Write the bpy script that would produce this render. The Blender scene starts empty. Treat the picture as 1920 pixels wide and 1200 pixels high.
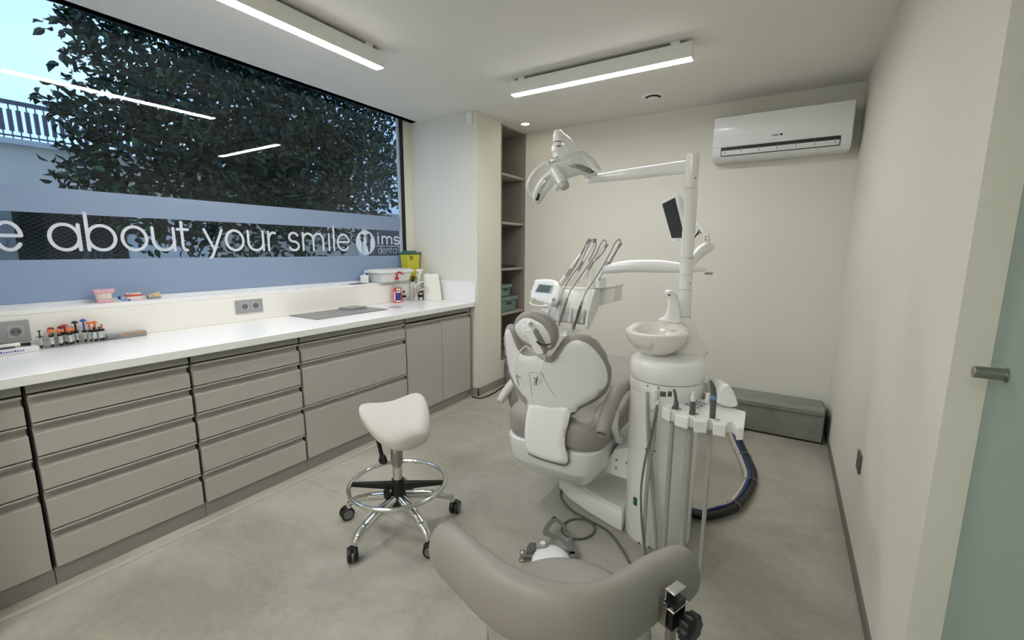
import bpy, bmesh, math, random
from math import sin, cos, pi, sqrt, atan2, radians
from mathutils import Vector, Matrix
from mathutils.geometry import delaunay_2d_cdt
random.seed(7)
sc = bpy.context.scene
COL = sc.collection
# ------------------------------------------------------------------ camera, world, exposure
YAW, PITCH, ROLL, FOC, CH = -0.5542, 0.15864, 0.00516, 826.9, 1.384
_f = Vector((sin(YAW)*cos(PITCH), cos(YAW)*cos(PITCH), -sin(PITCH)))
_r = Vector((cos(YAW), -sin(YAW), 0)); _u = _r.cross(_f)
CR = _r*cos(ROLL)+_u*sin(ROLL); CU = -_r*sin(ROLL)+_u*cos(ROLL); CF = _f
CAMP = Vector((0, 0, CH))
cd = bpy.data.cameras.new('camera'); cam = bpy.data.objects.new('camera', cd); COL.objects.link(cam)
cd.sensor_width = 36; cd.lens = FOC*36/1920; cd.clip_start = 0.02; cd.clip_end = 200
m = Matrix((CR, CU, -CF)).transposed().to_4x4(); m.translation = CAMP
cam.matrix_world = m; sc.camera = cam
sc.view_settings.view_transform = 'Standard'; sc.view_settings.look = 'None'
sc.view_settings.gamma = 1; sc.view_settings.use_curve_mapping = False
sc.view_settings.exposure = 0.0
w = bpy.data.worlds.new('sky'); sc.world = w; w.use_nodes = True
nt = w.node_tree; bg = nt.nodes['Background']; bg.inputs[1].default_value = 2.3
tc = nt.nodes.new('ShaderNodeTexCoord'); mp = nt.nodes.new('ShaderNodeMapping'); mp.inputs['Scale'].default_value = (1, 1, 2.2)
no = nt.nodes.new('ShaderNodeTexNoise'); no.inputs['Scale'].default_value = 2.3; no.inputs['Detail'].default_value = 5; no.inputs['Roughness'].default_value = .45
rp = nt.nodes.new('ShaderNodeValToRGB')
rp.color_ramp.elements[0].position = .35; rp.color_ramp.elements[0].color = (0.25, 0.42, 0.76, 1)
rp.color_ramp.elements[1].position = .68; rp.color_ramp.elements[1].color = (0.46, 0.62, 0.86, 1)
nt.links.new(tc.outputs['Generated'], mp.inputs[0]); nt.links.new(mp.outputs[0], no.inputs[0])
nt.links.new(no.outputs[0], rp.inputs[0]); nt.links.new(rp.outputs[0], bg.inputs[0])

def ray(px, py): return CF + CR*((px-960)/FOC) - CU*((py-600)/FOC)
def at(px, py, ax, val):                    # point of the world plane ax = val seen at that photo pixel
    d = ray(px, py); i = 'xyz'.index(ax); return CAMP + d*((val-CAMP[i])/d[i])
def atp(px, py, p0, n):
    d = ray(px, py); return CAMP + d*((Vector(p0)-CAMP).dot(n)/d.dot(n))
V = Vector
# ------------------------------------------------------------------ materials
def lin(c):
    return tuple(((v/255)/12.92 if v/255 <= .04045 else ((v/255+.055)/1.055)**2.4) for v in c)
def M(name, rgb, rough=.5, metal=0, bump=0, bscale=40, var=0, vscale=6, spec=.5, coat=0, emit=None, es=0, trans=0, alpha=1):
    mt = bpy.data.materials.new(name); mt.use_nodes = True; n = mt.node_tree; b = n.nodes['Principled BSDF']
    c = lin(rgb); b.inputs['Base Color'].default_value = (*c, 1); b.inputs['Roughness'].default_value = rough
    b.inputs['Metallic'].default_value = metal; b.inputs['Specular IOR Level'].default_value = spec
    b.inputs['Coat Weight'].default_value = coat; b.inputs['Coat Roughness'].default_value = .06
    b.inputs['Transmission Weight'].default_value = trans; b.inputs['Alpha'].default_value = alpha
    t = n.nodes.new('ShaderNodeTexCoord')
    if var:
        q = n.nodes.new('ShaderNodeTexNoise'); q.inputs['Scale'].default_value = vscale; q.inputs['Detail'].default_value = 6
        r = n.nodes.new('ShaderNodeValToRGB')
        r.color_ramp.elements[0].position = .3; r.color_ramp.elements[0].color = (*[v*(1-var) for v in c], 1)
        r.color_ramp.elements[1].position = .7; r.color_ramp.elements[1].color = (*[min(1, v*(1+var)) for v in c], 1)
        n.links.new(t.outputs['Object'], q.inputs[0]); n.links.new(q.outputs[0], r.inputs[0]); n.links.new(r.outputs[0], b.inputs['Base Color'])
    if bump:
        q = n.nodes.new('ShaderNodeTexNoise'); q.inputs['Scale'].default_value = bscale; q.inputs['Detail'].default_value = 4
        u = n.nodes.new('ShaderNodeBump'); u.inputs['Strength'].default_value = bump; u.inputs['Distance'].default_value = .002
        n.links.new(t.outputs['Object'], q.inputs[0]); n.links.new(q.outputs[0], u.inputs['Height']); n.links.new(u.outputs[0], b.inputs['Normal'])
    if emit: b.inputs['Emission Color'].default_value = (*emit, 1); b.inputs['Emission Strength'].default_value = es
    return mt
def glassmat(name, tint, refl=1.0, ior=1.5):
    mt = bpy.data.materials.new(name); mt.use_nodes = True; n = mt.node_tree; n.nodes.clear()
    o = n.nodes.new('ShaderNodeOutputMaterial'); t = n.nodes.new('ShaderNodeBsdfTransparent'); g = n.nodes.new('ShaderNodeBsdfGlossy')
    mx = n.nodes.new('ShaderNodeMixShader'); fr = n.nodes.new('ShaderNodeFresnel'); fr.inputs[0].default_value = ior
    ge = n.nodes.new('ShaderNodeNewGeometry'); mr = n.nodes.new('ShaderNodeMapRange'); mr.inputs[3].default_value = ior; mr.inputs[4].default_value = 1/ior
    n.links.new(ge.outputs['Backfacing'], mr.inputs[0]); n.links.new(mr.outputs[0], fr.inputs[0])
    t.inputs[0].default_value = (*tint, 1); g.inputs['Roughness'].default_value = 0.0
    g.inputs[0].default_value = (refl, refl, refl, 1)
    n.links.new(fr.outputs[0], mx.inputs[0]); n.links.new(t.outputs[0], mx.inputs[1]); n.links.new(g.outputs[0], mx.inputs[2]); n.links.new(mx.outputs[0], o.inputs[0])
    return mt
def frostmat(name, rgb, k=.55, clear=.0, rough=.3):
    mt = bpy.data.materials.new(name); mt.use_nodes = True; n = mt.node_tree; n.nodes.clear()
    o = n.nodes.new('ShaderNodeOutputMaterial'); t = n.nodes.new('ShaderNodeBsdfTranslucent'); d = n.nodes.new('ShaderNodeBsdfDiffuse')
    mx = n.nodes.new('ShaderNodeMixShader'); mx.inputs[0].default_value = k
    c = lin(rgb); t.inputs[0].default_value = (*c, 1); d.inputs[0].default_value = (*c, 1)
    n.links.new(d.outputs[0], mx.inputs[1]); n.links.new(t.outputs[0], mx.inputs[2])
    g = n.nodes.new('ShaderNodeBsdfGlossy'); g.inputs['Roughness'].default_value = rough
    m2 = n.nodes.new('ShaderNodeMixShader'); m2.inputs[0].default_value = .04
    n.links.new(mx.outputs[0], m2.inputs[1]); n.links.new(g.outputs[0], m2.inputs[2]); n.links.new(m2.outputs[0], o.inputs[0])
    return mt
def stonemat(name, c1, c2, c3, rough=.45, scale=1.6):
    mt = bpy.data.materials.new(name); mt.use_nodes = True; n = mt.node_tree; b = n.nodes['Principled BSDF']
    t = n.nodes.new('ShaderNodeTexCoord'); q = n.nodes.new('ShaderNodeTexNoise'); q.inputs['Scale'].default_value = scale; q.inputs['Detail'].default_value = 8; q.inputs['Roughness'].default_value = .62; q.inputs['Distortion'].default_value = .6
    r = n.nodes.new('ShaderNodeValToRGB'); e = r.color_ramp.elements
    e[0].position = .34; e[0].color = (*lin(c1), 1); e[1].position = .68; e[1].color = (*lin(c3), 1)
    x = e.new(.5); x.color = (*lin(c2), 1)
    q2 = n.nodes.new('ShaderNodeTexNoise'); q2.inputs['Scale'].default_value = scale*22; q2.inputs['Detail'].default_value = 5; q2.inputs['Roughness'].default_value = .7
    mm = n.nodes.new('ShaderNodeMath'); mm.operation = 'MULTIPLY_ADD'; mm.inputs[1].default_value = .22; 
    ms = n.nodes.new('ShaderNodeMath'); ms.operation = 'SUBTRACT'; ms.inputs[1].default_value = .11
    n.links.new(t.outputs['Object'], q.inputs[0]); n.links.new(t.outputs['Object'], q2.inputs[0])
    n.links.new(q2.outputs[0], mm.inputs[0]); n.links.new(q.outputs[0], mm.inputs[2]); n.links.new(mm.outputs[0], ms.inputs[0]); n.links.new(ms.outputs[0], r.inputs[0])
    n.links.new(r.outputs[0], b.inputs['Base Color']); b.inputs['Roughness'].default_value = rough
    u = n.nodes.new('ShaderNodeBump'); u.inputs['Strength'].default_value = .08; u.inputs['Distance'].default_value = .002
    n.links.new(q2.outputs[0], u.inputs['Height']); n.links.new(u.outputs[0], b.inputs['Normal'])
    return mt
wall_m = M('wall_paint', (230, 228, 217), .75, bump=.15, bscale=160)
ceil_m = M('ceiling_paint', (236, 234, 228), .85, bump=.05, bscale=120)
floor_m = stonemat('cement_vinyl_floor', (146, 144, 133), (167, 164, 153), (185, 183, 174), .38, 1.5)
stone_m = stonemat('grey_stone_laminate', (118, 117, 110), (132, 131, 123), (146, 145, 138), .5, 2.6)
base_m = stonemat('grey_baseboard', (138, 136, 125), (150, 148, 137), (162, 160, 150), .5, 3)
cab_m = M('grey_lacquer', (184, 181, 175), .26, bump=.02, bscale=20)
cabdark_m = M('dark_gap', (66, 65, 62), .8)
plinth_m = M('grey_plinth', (148, 147, 141), .4)
top_m = M('white_quartz', (246, 246, 246), .22, bump=.02, bscale=60)
splash_m = M('cream_white_quartz', (244, 242, 237), .4)
black_m = M('black_plastic', (18, 18, 19), .38)
blackframe_m = M('black_aluminium', (10, 10, 11), .4)
white_m = M('white_gloss_plastic', (246, 246, 244), .16, coat=.4)
whitesat_m = M('white_satin', (244, 244, 241), .35)
chairw_m = M('white_pearl_shell', (238, 241, 240), .22, coat=.3)
vinyl_m = M('grey_upholstery', (158, 154, 149), .42, bump=.05, bscale=300)
vinyl2_m = M('beige_grey_upholstery', (150, 146, 139), .45, bump=.06, bscale=350)
saddle_m = M('light_grey_leatherette', (208, 205, 200), .42, bump=.05, bscale=300)
chrome_m = M('chrome', (225, 225, 225), .08, 1)
steel_m = M('brushed_steel', (165, 163, 158), .32, 1)
dkgrey_m = M('dark_grey_rubber', (92, 94, 94), .5)
grey_m = M('mid_grey_plastic', (150, 150, 148), .4)
hose_m = M('light_grey_hose', (172, 173, 170), .45)
niche_m = M('taupe_melamine', (142, 135, 126), .6, bump=.05, bscale=80)
socket_m = M('silver_grey_plastic', (158, 158, 160), .35)
led_m = M('led_diffuser', (255, 255, 255), .5, emit=(1.0, .985, .95), es=74)
down_m = M('downlight_lens', (255, 255, 255), .5, emit=(1.0, .93, .82), es=45)
glass_m = glassmat('window_glass', (.92, .96, .95), .65, 1.5)
clear_m = glassmat('clear_acrylic', (.93, .95, .95), .9, 1.45)
band_m = frostmat('frosted_film', (196, 208, 224), .62)
letter_m = frostmat('white_vinyl_letters', (246, 247, 250), .4)
door_m = frostmat('frosted_green_glass', (184, 200, 190), .35, rough=.15)
screen_m = M('screen_dark', (52, 53, 51), .25)
lcd_m = M('lcd_green_grey', (92, 104, 98), .3)
# ------------------------------------------------------------------ geometry helpers
def BM(): return bmesh.new()
def box(bm, x0, x1, y0, y1, z0, z1, R=None):
    g = bmesh.ops.create_cube(bm, size=1)['verts']
    for v in g:
        v.co = V(((x0+x1)/2+v.co.x*(x1-x0), (y0+y1)/2+v.co.y*(y1-y0), (z0+z1)/2+v.co.z*(z1-z0)))
        if R: v.co = R @ v.co
    return bm
def frame(d):
    d = V(d).normalized(); a = V((0, 0, 1)) if abs(d.z) < .9 else V((0, 1, 0))
    x = a.cross(d).normalized(); return x, d.cross(x).normalized()
def rings(bm, R, cap=True, closed=False):
    vs = [[bm.verts.new(p) for p in r] for r in R]; n = len(vs[0])
    for a, b in zip(vs, vs[1:]+([vs[0]] if closed else [])):
        for i in range(n):
            try: bm.faces.new((a[i], a[(i+1) % n], b[(i+1) % n], b[i]))
            except ValueError: pass
    if cap and not closed:
        bm.faces.new(vs[0][::-1]); bm.faces.new(vs[-1])
    return bm
def smooth(P, k=6, closed=False):
    P = [V(p) for p in P]; n = len(P); out = []
    if n < 3 and not closed: return P
    for i in range(n if closed else n-1):
        if closed: a, b, c, d = P[i-1], P[i], P[(i+1) % n], P[(i+2) % n]
        else: a, b, c, d = P[max(i-1, 0)], P[i], P[i+1], P[min(i+2, n-1)]
        for j in range(k):
            t = j/k; out.append(.5*((2*b)+(c-a)*t+(2*a-5*b+4*c-d)*t*t+(3*b-a-3*c+d)*t*t*t))
    if not closed: out.append(P[-1])
    return out
def tube(bm, P, r, seg=12, k=6, closed=False, flat=1.0, cap=True):
    if k > 1: P = smooth(P, k, closed)
    else: P = [V(p) for p in P]
    n = len(P); R = []; x = None
    for i in range(n):
        d = (P[(i+1) % n]-P[i-1]) if closed else (P[min(i+1, n-1)]-P[max(i-1, 0)])
        d.normalize()
        if x is None: x, y = frame(d)
        else:
            x = (x-d*x.dot(d)).normalized(); y = d.cross(x)
        if callable(r): rr = r(i/(n-1))
        elif isinstance(r, (list, tuple)):
            t = i/(n-1)*(len(r)-1); a = min(int(t), len(r)-2); rr = r[a]+(r[a+1]-r[a])*(t-a)
        else: rr = r
        R.append([P[i]+x*(rr*cos(2*pi*j/seg))+y*(rr*flat*sin(2*pi*j/seg)) for j in range(seg)])
    return rings(bm, R, cap, closed)
def cyl(bm, a, b, r, r2=None, seg=24):
    return tube(bm, [a, b], [r, r if r2 is None else r2], seg, 1)
def lathe(bm, o, prof, seg=40, ax=(0, 0, 1), sx=1, sy=1):
    x, y = frame(ax) if tuple(ax) != (0, 0, 1) else (V((1, 0, 0)), V((0, 1, 0)))
    z = V(ax).normalized(); o = V(o)
    R = [[o+z*h+x*(max(r, 1e-4)*sx*cos(2*pi*j/seg))+y*(max(r, 1e-4)*sy*sin(2*pi*j/seg)) for j in range(seg)] for r, h in prof]
    return rings(bm, R)
def prism(bm, pts, d):                       # planar polygon extruded by vector d
    d = V(d); return rings(bm, [[V(p) for p in pts], [V(p)+d for p in pts]])
def inpoly(p, L):
    c = False; x, y = p; n = len(L); j = n-1
    for i in range(n):
        a, b = L[i], L[j]
        if (a[1] > y) != (b[1] > y) and x < (b[0]-a[0])*(y-a[1])/(b[1]-a[1])+a[0]: c = not c
        j = i
    return c
def fill2d(outs, holes, g):
    pts = []; edges = []
    for L in outs+holes:
        s = len(pts); pts += [V((p[0], p[1])) for p in L]; edges += [(s+i, s+(i+1) % len(L)) for i in range(len(L))]
    if g:
        for L in outs:
            x0 = min(p[0] for p in L); x1 = max(p[0] for p in L); y0 = min(p[1] for p in L); y1 = max(p[1] for p in L)
            i = 0; y = y0+g/2
            while y < y1:
                x = x0+(g/2 if i % 2 else g*.25)
                while x < x1:
                    if inpoly((x, y), L) and not any(inpoly((x, y), h) for h in holes) and min(sd((x, y), K) for K in outs+holes) > g*.35: pts.append(V((x, y)))
                    x += g
                y += g*.87; i += 1
    v, e, f, *_ = delaunay_2d_cdt(pts, edges, [], 0, 1e-6)
    F = []
    for t in f:
        c = sum((v[i] for i in t), V((0, 0)))/len(t)
        if any(inpoly(c, L) for L in outs) and not any(inpoly(c, h) for h in holes): F.append(t)
    return v, F
def sd(p, L):
    m_ = 1e9; n = len(L)
    for i in range(n):
        ax, ay = L[i]; bx, by = L[(i+1) % n]; dx, dy = bx-ax, by-ay; q = dx*dx+dy*dy
        t = 0 if q == 0 else max(0, min(1, ((p[0]-ax)*dx+(p[1]-ay)*dy)/q))
        h = (p[0]-ax-t*dx)**2+(p[1]-ay-t*dy)**2
        if h < m_: m_ = h
    return sqrt(m_)
def pillow(bm, L, o, U, Vv, tf, rf, tb, rb, g, bend=None, holes=()):
    """closed cushion over outline L (u,v) in the frame o,U,V; front towards N=UxV with rounded rim"""
    L = [(p[0], p[1]) for p in L]; H = [[(p[0], p[1]) for p in h] for h in holes]
    U = V(U).normalized(); Vv = V(Vv).normalized(); N = U.cross(Vv); o = V(o)
    v, F = fill2d([L], H, g)
    def q(p, t, r):
        d = min(sd(p, K) for K in [L]+H)
        if d < 1e-5: return 0
        s = min(1, d/r); return t*sqrt(max(0, 1-(1-s)**2))
    A = []; B = []
    for p in v:
        b = bend(p.x, p.y) if bend else 0
        on = min(sd(p, K) for K in [L]+H) < 1e-5
        P0 = o+U*p.x+Vv*p.y
        a = bm.verts.new(P0+N*(b+q(p, tf, rf))); A.append(a)
        B.append(a if on else bm.verts.new(P0+N*(b-q(p, tb, rb))))
    for t in F:
        try: bm.faces.new([A[i] for i in t])
        except ValueError: pass
        try: bm.faces.new([B[i] for i in t][::-1])
        except ValueError: pass
    for a in list(bm.verts):
        if not a.link_faces: bm.verts.remove(a)
    return bm
def wloc(o):
    p = V((0, 0, 0))
    while o: p += o.location; o = o.parent
    return p
def obj(name, bm, mat, parent=None, sm=True, bevel=0, seg=2, sub=0, ang=40, local=False, origin=True):
    bmesh.ops.recalc_face_normals(bm, faces=bm.faces)
    me = bpy.data.meshes.new(name)
    if not local:
        if parent: c = wloc(parent)
        elif origin:
            xs = [v.co for v in bm.verts]
            c = V(((min(p.x for p in xs)+max(p.x for p in xs))/2, (min(p.y for p in xs)+max(p.y for p in xs))/2, min(p.z for p in xs)))
        else: c = V((0, 0, 0))
        for v in bm.verts: v.co -= c
    bm.to_mesh(me); bm.free(); o = bpy.data.objects.new(name, me); COL.objects.link(o)
    me.materials.append(mat)
    if parent: o.parent = parent
    elif not local: o.location = c
    if sm:
        me.polygons.foreach_set('use_smooth', [True]*len(me.polygons))
        if not sub:
            try: me.set_sharp_from_angle(angle=radians(ang))
            except Exception: pass
    if bevel:
        b = o.modifiers.new('bevel', 'BEVEL'); b.width = bevel; b.segments = seg; b.limit_method = 'ANGLE'; b.angle_limit = radians(35)
        b.harden_normals = False
    if sub:
        s = o.modifiers.new('sub', 'SUBSURF'); s.levels = sub; s.render_levels = sub
    return o
def tag(o, label=None, cat=None, group=None, kind=None):
    if label: o['label'] = label
    if cat: o['category'] = cat
    if group: o['group'] = group
    if kind: o['kind'] = kind
    return o
def thing(name, label, cat, loc=(0, 0, 0), group=None, kind=None):
    o = bpy.data.objects.new(name, None); COL.objects.link(o); o.location = loc; o.empty_display_size = .05
    return tag(o, label, cat, group, kind)
def copytree(o, parent=None):
    c = o.copy(); COL.objects.link(c); c.parent = parent
    for ch in list(o.children): copytree(ch, c)
    return c
def struct(name, bm, mat, parent=None, **k):
    return tag(obj(name, bm, mat, parent, **k), kind='structure')
def B(*a): return box(BM(), *a)
# ------------------------------------------------------------------ room measures
H = 2.57; Y1 = 3.277; YB = 4.149; XR = .364; XN = -2.405; G = -3.215; YN = .19; YJ = 1.467; XS = -3.07
# ------------------------------------------------------------------ setting
struct('floor', B(-3.5, 1.6, -2.0, YB+.1, -.1, 0), floor_m, sm=False)
struct('ceiling', B(-3.15, 1.6, -2.0, YB+.1, H, H+.15), ceil_m, sm=False)
struct('wall_back', B(-3.5, XR+.15, YB, YB+.12, 0, H+.1), wall_m, sm=False)
struct('wall_right', B(XR, XR+.07, YJ, YB, 0, H+.1), wall_m, sm=False)
struct('wall_corridor', B(XR+.07, 1.7, YJ+.05, YJ+.17, 0, H+.1), wall_m, sm=False)
struct('wall_corridor_right', B(1.5, 1.6, -2.0, YJ+.1, 0, H+.1), wall_m, sm=False)
struct('wall_near', B(-2.9, 1.6, -2.1, -2.0, 0, H+.1), wall_m, sm=False)
struct('wall_near_left', B(-3.4, -2.27, YN-.12, YN, 0, H+.1), wall_m, sm=False)
struct('wall_corridor_left', B(-2.95, -2.85, -2.1, YN-.12, 0, H+.1), wall_m, sm=False)
bm = B(-3.42, -3.09, YN, Y1, 0, 1.065)
struct('wall_left', bm, wall_m, sm=False)
struct('trim_1', B(-3.42, XS+.002, YN, Y1-.003, 1.065, 1.087), top_m, bevel=.002)
# window head above the ceiling line, behind the glass
struct('trim_2', B(-3.42, -3.15, YN, Y1-.001, 2.70, 2.8), wall_m, sm=False)
struct('trim_3', B(-3.15, -3.10, YN, Y1, H, H+.14), ceil_m, sm=False)
# pier with the shelf recess
NY0, NY1, NZ0, NZ1 = 3.67, 4.14, .262, 2.556
bm = BM(); XB = -3.245; XD = -2.78
box(bm, XB, XN, Y1, NY0, 0, H+.1); box(bm, XB, XD, NY0, YB, 0, H+.1); box(bm, XD, XN, NY0, YB, 0, NZ0)
box(bm, XD, XN, NY0, YB, NZ1, H+.1); box(bm, XD, XN, NY1, YB, NZ0, NZ1)
struct('wall_pier', bm, wall_m, sm=False)
# baseboards
bm = BM(); box(bm, XN, XN+.012, Y1-.012, YB, 0, .078); box(bm, -2.47, XN+.012, Y1-.012, Y1, 0, .078)
struct('baseboard_left', bm, base_m, bevel=.002)
struct('baseboard_right', B(XR-.009, XR, YJ, YB, 0, .05), M('dark_base', (112, 110, 103), .5), bevel=.002)
struct('baseboard_back', B(XN+.012, XR, YB-.01, YB, 0, .078), base_m, bevel=.002)
# boxed pipe cover along the back wall
t = tag(thing('pipe_cover', 'low grey stone-look boxed pipe cover running along the foot of the back wall', 'pipe cover', (-.8, 3.93, 0)))
bm = BM(); prism(bm, [(-2.38, 3.735, .016), (-2.38, 3.72, .245), (-2.38, 3.745, .262), (-2.38, 4.137, .215), (-2.38, 4.137, .016)], (2.70, 0, 0))
obj('casing', bm, stone_m, t, sm=False)
bm = BM(); prism(bm, [(-2.38, 3.742, 0), (-2.38, 3.724, .24), (-2.38, 3.749, .257), (-2.38, 4.137, .21), (-2.38, 4.137, 0)], (2.708, 0, 0))
obj('black_edge_seal', bm, black_m, t, sm=False)
obj('top_joint', B(-2.38, .321, 3.716, 3.722, .213, .2155), M('joint', (92, 91, 86), .7), t, sm=False)
_y = at(620, 920, 'z', 0).y
struct('trim_5', B(-2.37, XR-.01, _y-.0008, _y+.0008, 0, .0006), M('floor_joint', (138, 135, 125), .6), sm=False)
# floor strip along the plinth
struct('trim_4', B(-2.40, -2.372, YN, 3.2, 0, .003), M('floor_strip', (182, 179, 168), .45), sm=False)

# ------------------------------------------------------------------ window
win = tag(thing('window_1', 'large shop window with black frame, frosted bands and white slogan lettering', 'window', (G, 1.7, 1.087)), kind='structure')
YW0, YW1 = YN, 3.165
struct('wall_window_return', B(-3.245, G+.03, YW1+.012, Y1-.001, 1.088, 2.75), wall_m, sm=False)
obj('glass_pane', B(G-.012, G, YW0, YW1, 1.087, 2.68), glass_m, win, sm=False)
bm = BM(); box(bm, G-.02, G+.028, YW1-.012, YW1+.012, 1.087, 2.68); obj('side_frame', bm, blackframe_m, win, sm=False)
bm = BM(); box(bm, -3.162, -3.15, YW0, Y1, H-.004, H+.05); obj('top_frame', bm, blackframe_m, win, sm=False)
obj('bottom_bead', B(G-.015, G+.006, YW0, YW1-.012, 1.087, 1.104), M('bead_white', (226, 230, 236), .4), win, sm=False)
obj('inner_bead', B(G-.015, G+.004, YW1-.034, YW1-.012, 1.087, 2.66), M('white_bead', (205, 208, 214), .4), win, sm=False)
def gz(y_, z_): return z_
ZB = [at(375, (345+407)/2-.0, 'x', G).z]
def bandz(pts): return sum(at(px, py, 'x', G).z for px, py in pts)/len(pts)
b1t = bandz([(0, 345), (750, 407)]); b1b = bandz([(0, 397), (750, 432)]); b2t = bandz([(0, 486), (755, 480)])
obj('frosted_band', B(G+.0005, G+.002, YW0, YW1-.036, b1b, b1t), band_m, win, sm=False)
obj('frosted_band', B(G+.0005, G+.002, YW0, YW1-.036, 1.104, b2t), band_m, win, sm=False)
# lettering: round-ended strokes on the glass
def arc(cx, cy, rx, ry, a0, a1, n=18):
    return [(cx+rx*cos(radians(a0+(a1-a0)*i/n)), cy+ry*sin(radians(a0+(a1-a0)*i/n))) for i in range(n+1)]
def letter(c):                               # unit x-height 1, width in [0,w]
    O = arc(.5, .5, .5, .5, 0, 360, 32)
    D = {
     'e': ([[(.02, .52), (.98, .52)]+arc(.5, .5, .5, .5, 3, 325, 32)], 1.0),
     'a': ([O, [(1, 1.0), (1, 0)]], 1.0), 'b': ([O, [(0, 1.48), (0, 0)]], 1.0), 'o': ([O], 1.0), 'd': ([O, [(1, 1.48), (1, 0)]], 1.0),
     'u': ([[(0, 1), (0, .42)]+arc(.42, .42, .42, .42, 180, 360, 16), [(.84, 1), (.84, 0)]], .84),
     't': ([[(.25, 1.3), (.25, .22)]+arc(.45, .2, .2, .2, 180, 280, 8), [(0, .96), (.6, .96)]], .6),
     'y': ([[(0, 1), (.42, .02)], [(.84, 1), (.3, -.3), (.2, -.38)]], .84),
     'r': ([[(0, 1), (0, 0)], [(0, .5)]+arc(.42, .5, .42, .46, 170, 70, 10)], .6),
     's': ([arc(.36, .74, .32, .25, 25, 270, 14)+arc(.36, .25, .34, .25, 90, -160, 14)], .7),
     'm': ([[(0, 1), (0, 0)], [(0, .6)]+arc(.36, .62, .36, .36, 170, 0, 12)+[(.72, 0)], [(.72, .6)]+arc(1.08, .62, .36, .36, 170, 0, 12)+[(1.44, 0)]], 1.44),
     'n': ([[(0, 1), (0, 0)], [(0, .6)]+arc(.4, .58, .4, .4, 170, 0, 12)+[(.8, 0)]], .8),
     'i': ([[(0, 1), (0, 0)], [(0, 1.36), (0, 1.37)]], 0), 'l': ([[(0, 1.48), (0, 0)]], 0),
     '5': ([[(.75, 1.4), (.12, 1.4), (.05, .8)]+arc(.4, .45, .4, .45, 130, -150, 14)], .8),
     '0': ([arc(.42, .7, .42, .7, 0, 360, 24)], .84), '-': ([[(0, .6), (.5, .6)]], .5),
     '%': ([arc(.22, 1.1, .2, .26, 0, 360, 14), arc(.85, .3, .2, .26, 0, 360, 14), [(.9, 1.4), (.15, 0)]], 1.05)}
    return D[c]
def stroke_bm(bm, lines, hw, o, U, Vv, d, seg=10):
    U = V(U); Vv = V(Vv); N = U.cross(Vv).normalized()*d; k = 0
    for L in lines:
        for i in range(len(L)-1):
            a = V(L[i]); b = V(L[i+1]); t = b-a
            if t.length < 1e-9: continue
            t.normalize(); n = V((-t.y, t.x))*hw
            an = atan2(n.y, n.x)
            ring = [a+V((cos(an+pi*j/5), sin(an+pi*j/5)))*hw for j in range(6)]+[b+V((cos(an+pi+pi*j/5), sin(an+pi+pi*j/5)))*hw for j in range(6)]
            dd = N*(1+k*.012); k += 1
            top = [bm.verts.new(o+U*p.x+Vv*p.y+dd) for p in ring]; bm.faces.new(top)
def put_letter(name, c, y0, y1, zb, xh, hw, mat, parent, X, sgn=1, dz=.0028):
    L, w_ = letter(c); wid = y1-y0
    sx = (wid-2*hw)/w_ if w_ > 0 else 1
    sy = (xh-2*hw)
    lines = [[(hw+x*sx if w_ else wid/2, hw+y*sy) for x, y in l] for l in L]
    bm = BM(); stroke_bm(bm, lines, hw, V((X, y0, zb)), (0, sgn, 0), (0, 0, 1), dz)
    o = obj(name, bm, mat, parent, sm=False); return o
def yG(px): return at(px, 450, 'x', G).y
zb = bandz([(100, 470), (650, 472)]); xh = bandz([(120, 422), (640, 435)])-zb
for c, a, b in [('e', -14, 45), ('a', 89, 153), ('b', 161, 220), ('o', 226, 278), ('u', 284, 329), ('t', 331, 356), ('y', 381, 419), ('o', 421, 458), ('u', 463, 495), ('r', 501, 519),
                ('s', 539, 561), ('m', 566, 607), ('i', 614, 619), ('l', 623, 628), ('e', 631, 655)]:
    put_letter('letter', c, yG(a), yG(b), zb, xh, .0082, letter_m, win, G)
# round emblem with a tooth cut out, then the small two-line name
cy_, cz_ = yG(685), bandz([(685, 455)]); ry_ = (yG(703)-yG(667))/2; rz_ = ry_*1.0
disc = [(ry_*cos(2*pi*i/48), ry_*sin(2*pi*i/48)) for i in range(48)]
tooth = [(p[0]*ry_, p[1]*ry_) for p in smooth([(-.1, .62, 0), (-.42, .72, 0), (-.56, .4, 0), (-.46, .02, 0), (-.42, -.5, 0), (-.28, -.86, 0), (-.12, -.42, 0), (.02, -.2, 0), (.16, -.42, 0), (.34, -.86, 0), (.46, -.4, 0), (.5, .1, 0), (.58, .5, 0), (.36, .76, 0), (.12, .64, 0)], 4, True)]
mid = [(p[0]*ry_, p[1]*ry_) for p in smooth([(.0, .6, 0), (.1, .1, 0), (.08, -.1, 0), (-.02, -.25, 0), (-.2, -.7, 0), (-.3, -.4, 0), (-.2, .2, 0), (-.14, .5, 0)], 3, True)]
bm = BM(); vv, FF = fill2d([disc], [tooth], 0)
vs = [bm.verts.new((G+.0030, cy_+p.x, cz_+p.y)) for p in vv]
for f_ in FF: bm.faces.new([vs[i] for i in f_])
vv, FF = fill2d([mid], [], 0); vs = [bm.verts.new((G+.0030, cy_+p.x, cz_+p.y)) for p in vv]
for f_ in FF: bm.faces.new([vs[i] for i in f_])
obj('emblem_disc', bm, letter_m, win, sm=False)
z2 = bandz([(728, 459)]); h2 = bandz([(728, 442)])-z2
for c, a, b in [('i', 706.5, 711), ('m', 715, 735), ('s', 737, 749)]: put_letter('letter', c, yG(a), yG(b), z2, h2, .0078, letter_m, win, G)
z3 = bandz([(728, 475.5)]); h3 = bandz([(728, 465.5)])-z3
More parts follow.
